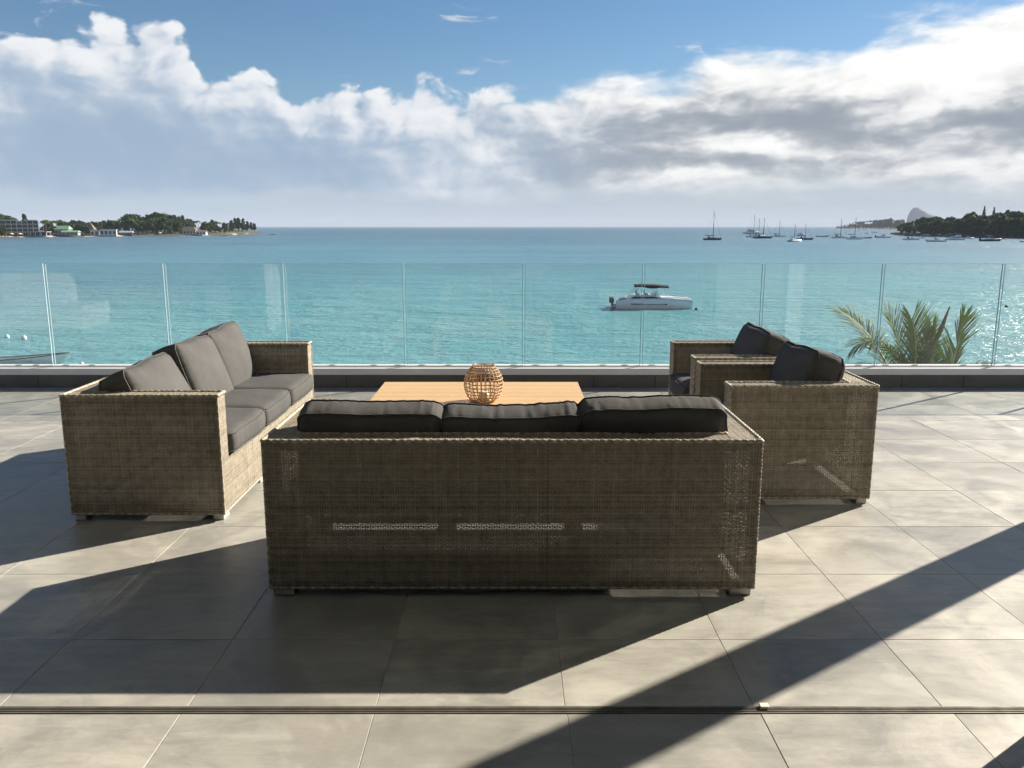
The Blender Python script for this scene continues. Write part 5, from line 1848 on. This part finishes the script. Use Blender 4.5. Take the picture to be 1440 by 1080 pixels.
    ('dark', 1270.1, 3048.4, -6.0, 16.3, FD, GF, 1.60),
    ('dark', 1252.6, 2977.5, -6.2, 18.4, FD, GF, 1.60),
    ('dark', 1236.8, 2903.0, -6.3, 18.3, FD, GF, 1.60),
    ('dark', 1234.4, 2861.1, -5.1, 19.0, FD, GF, 1.60),
    ('dark', 1216.7, 2793.0, -6.1, 20.5, FD, GF, 1.60),
    ('dark', 1210.4, 2749.3, -5.7, 19.3, FD, GF, 1.60),
    ('dark', 1197.6, 2696.7, -6.1, 21.0, FD, GF, 1.60),
    ('dark', 1189.5, 2647.9, -5.9, 19.5, FD, GF, 1.60),
    ('dark', 1178.3, 2595.8, -6.1, 17.7, FD, GF, 1.60),
    ('dark', 1165.1, 2537.5, -6.4, 18.7, FD, GF, 1.60),
    ('dark', 1163.1, 2504.0, -5.7, 17.3, FD, GF, 1.60)]
TREE_LIST = name_trees(TREE_LIST)
for _t in TREE_LIST: tree(*_t)



def build_hotel():
    t = empty('hotel_building', (-402.0, 672.0, -6.2), R(33), 'long three storey hotel with white flat roof at the far left shore', 'building', 'houses on the left headland')
    MB().box(-28, 25, 3.0, 16, 0, 12.2).build('wall', M['hotel_wall'], t)
    for x0, x1 in ((-29.5, 8.5), (14.5, 24.5)):
        MB().box(x0, x1, -0.6, 16.5, 12.3, 13.0).build('roof', M['house_white'], t)
    for z in (2.6, 5.7, 8.8):
        MB().box(-28, 25, 0.0, 2.98, z, z + 0.35).build('floor_slab', M['hotel_wall'], t)
    xs = [-28 + 53 / 12.0 * k for k in range(13)]
    fin = MB().box(-0.22, 0.22, 0.05, 2.96, 0.0, 12.25).mesh('fin_wall', M['house_white'])
    win = MB().box(0.35, 53 / 12.0 - 0.35, 2.86, 2.97, 0.0, 2.35).mesh('window', M['hotel_dark'])
    bal = MB().box(0.25, 53 / 12.0 - 0.25, 0.02, 0.10, 0.0, 0.9).mesh('balcony_rail', M['hotel_wall'])
    fr = MB().box(53 / 24.0 - 0.07, 53 / 24.0 + 0.07, 2.80, 2.855, 0.0, 2.35).mesh('window_frame', M['render_white'])
    for x in xs: link_mesh('fin_wall', fin, t, (x, 0, 0))
    for z in (0.1, 2.98, 6.08, 9.18):
        for x in xs[:-1]:
            w = link_mesh('window', win, t, (x, 0, z)); link_mesh('window_frame', fr, w)
            if z > 1: link_mesh('balcony_rail', bal, t, (x, 0, z))
    t.scale = (0.86, 1, 1)
    d = empty('beach_pavilion', (-386.0, 681.0, -6.9), 0, 'low open beach pavilion on the jetty at the right foot of the hotel', 'pavilion', 'houses on the left headland')
    MB().box(-14, 11, -3, 6, 0, 1.2).build('deck', M['hotel_wall'], d)
    MB().box(-3, 11, -2, 5, 3.9, 4.4).build('roof', M['roof_grey'], d)
    MB().box(-2.5, 10.5, 3, 5, 1.21, 3.89).build('back_wall', M['hotel_dark'], d)
    for x in (-2.6, 1.5, 5.9, 10.3): MB().box(x - 0.2, x + 0.2, -1.9, -1.5, 1.21, 3.89).build('post', M['render_white'], d)


build_hotel()


def gable(mb, x0, x1, y0, y1, z0, z1, hip=0.0):
    ym = (y0 + y1) / 2
    return mb.add([(x0, y0, z0), (x1, y0, z0), (x1, y1, z0), (x0, y1, z0), (x0 + hip, ym, z1), (x1 - hip, ym, z1)],
                  [(0, 1, 5, 4), (2, 3, 4, 5), (1, 2, 5), (3, 0, 4), (3, 2, 1, 0)])


def small_house(name, label, loc, w, d, h, roof, rmat, wmat, nwin, hip=0.0, rz=0.0, flat=False):
    t = empty(name, loc, rz, label, 'house', 'houses on the left headland')
    MB().box(-w / 2, w / 2, 0, d, 0, h).build('wall', wmat, t)
    if flat: MB().box(-w / 2 - 0.5, w / 2 + 0.5, -0.6, d + 0.5, h + 0.02, h + 0.5).build('roof', rmat, t)
    else: gable(MB(), -w / 2 - 0.8, w / 2 + 0.8, -1.0, d + 1.0, h + 0.02, h + roof, hip).build('roof', rmat, t)
    s = w / nwin
    me = MB().box(-s * 0.28, s * 0.28, -0.08, -0.01, h * 0.25, h * 0.80).mesh('window', M['hotel_dark'])
    fm = MB().box(-s * 0.32, s * 0.32, -0.14, -0.09, h * 0.80, h * 0.86).mesh('window_frame', M['render_white'])
    for k in range(nwin):
        o = link_mesh('window', me, t, (-w / 2 + (k + 0.5) * s, 0, 0)); link_mesh('window_frame', fm, o)
    return t


small_house('green_roofed_house', 'house with pale green gabled roof among dark trees', (-381.0, 712.0, -5.8), 11.0, 8, 5.0, 3.0, M['roof_green'], M['render_grey'], 4, 1.0, 0.12)
small_house('green_roofed_annex', 'low annex with long pale green roof right of the gabled house', (-372.0, 708.0, -5.8), 13.0, 6, 2.7, 1.3, M['roof_green'], M['hotel_wall'], 4, 1.0, 0.12)
small_house('thatched_lodge', 'tall steep thatched roof behind the white beach house', (-371.0, 738.0, -5.4), 8.0, 8, 4.2, 6.2, M['thatch'], M['roof_grey'], 2, 3.6, 0.2)
small_house('white_beach_house', 'bright white flat roofed beach house on the left headland', (-351.5, 733.0, -6.3), 13.0, 7, 4.9, 0, M['house_white'], M['house_white'], 4, 0, 0.35, True)
small_house('white_beach_annex', 'small bright white block left of the white beach house', (-362.5, 731.0, -6.3), 6.5, 6, 4.2, 0, M['house_white'], M['house_white'], 2, 0, 0.35, True)
small_house('grey_boat_shed', 'low grey roofed shed behind the beach right of the white house', (-343.0, 748.0, -6.3), 10.0, 5, 2.6, 1.4, M['roof_grey'], M['hotel_dark'], 3, 0.5, 0.2)
small_house('thatched_beach_villa', 'villa with brown thatched roof and pale walls near the headland middle', (-306.0, 795.0, -5.8), 14.0, 8, 3.6, 3.6, M['thatch'], M['render_white'], 5, 3.0, 0.1)
small_house('pale_beach_cottage', 'low pale cottage on the sand right of the thatched villa', (-294.5, 797.0, -6.2), 9.0, 6, 2.6, 1.8, M['thatch'], M['render_white'], 3, 1.5, 0.1)


def parasol(x, y, z, label):
    t = empty('beach_parasol', (x, y, z), 0, label, 'parasol', 'beach parasols')
    MB().tube([(0, 0, 0), (0, 0, 2.7)], 0.07, 6).build('pole', M['bark'], t)
    n = 10
    rim = [(1.9 * math.cos(6.2832 * k / n), 1.9 * math.sin(6.2832 * k / n), 2.1) for k in range(n)]
    MB().add(rim + [(0, 0, 3.0), (0, 0, 2.85)], [(k, (k + 1) % n, n) for k in range(n)] + [((k + 1) % n, k, n + 1) for k in range(n)]).build('canopy', M['parasol'], t)


for _x, _y, _l in ((-397.0, 668.0, 'leftmost pale parasol in front of the hotel'), (-391.5, 670.0, 'middle pale parasol in front of the hotel'), (-404.0, 666.0, 'pale parasol under the palms at the hotel'),
                   (-322.0, 770.0, 'single pale parasol on the beach below the tall casuarinas')):
    parasol(_x, _y, -6.5, _l)



def build_island():
    mb = MB()
    # skyline of the rock, steep on the left, sloping off to the right (metres)
    sky = [(-5, 0), (0, 60), (6, 120), (14, 158), (28, 176), (48, 178), (62, 172), (90, 158), (120, 140), (160, 122), (190, 112), (230, 96), (270, 70), (300, 40), (330, 0)]
    rings = []
    for i, (x, z) in enumerate(sky):
        wob = 12 * mnoise.noise((x * 0.03, 1.0, 0.0))
        ring = []
        for k in range(13):
            a = math.pi * k / 12.0
            ring.append((x + 6 * mnoise.noise((x * 0.05, k * 0.7, 2.0)), -math.cos(a) * (90 + wob), SEA_Z - 4 + (z + 4) * math.sin(a) ** 0.55))
        rings.append(ring)
    mb.loft(rings, True, True, False)
    o = mb.build('rock_island', M['island'], None, (3585.0, 7600.0, 0))
    tag(o, 'hazy rock island with a steep cliff far out behind the wooded headland', 'island', kind='structure')


build_island()


# ------------------------------------------------------------------ sea air
def build_haze():
    m = bpy.data.materials.new('sea_air'); m.use_nodes = True
    nt = m.node_tree; nt.nodes.clear()
    out = nt.nodes.new('ShaderNodeOutputMaterial')
    pv = nt.nodes.new('ShaderNodeVolumePrincipled')
    pv.inputs['Color'].default_value = (0.60, 0.70, 0.86, 1)
    pv.inputs['Density'].default_value = 0.000065
    pv.inputs['Anisotropy'].default_value = 0.0
    nt.links.new(pv.outputs[0], out.inputs['Volume'])
    o = MB().box(-46000, 46000, -150, 26500, SEA_Z - 3.0, 195.0).build('haze', m)
    tag(o, 'thin sea haze over the bay', 'haze', kind='stuff')


build_haze()
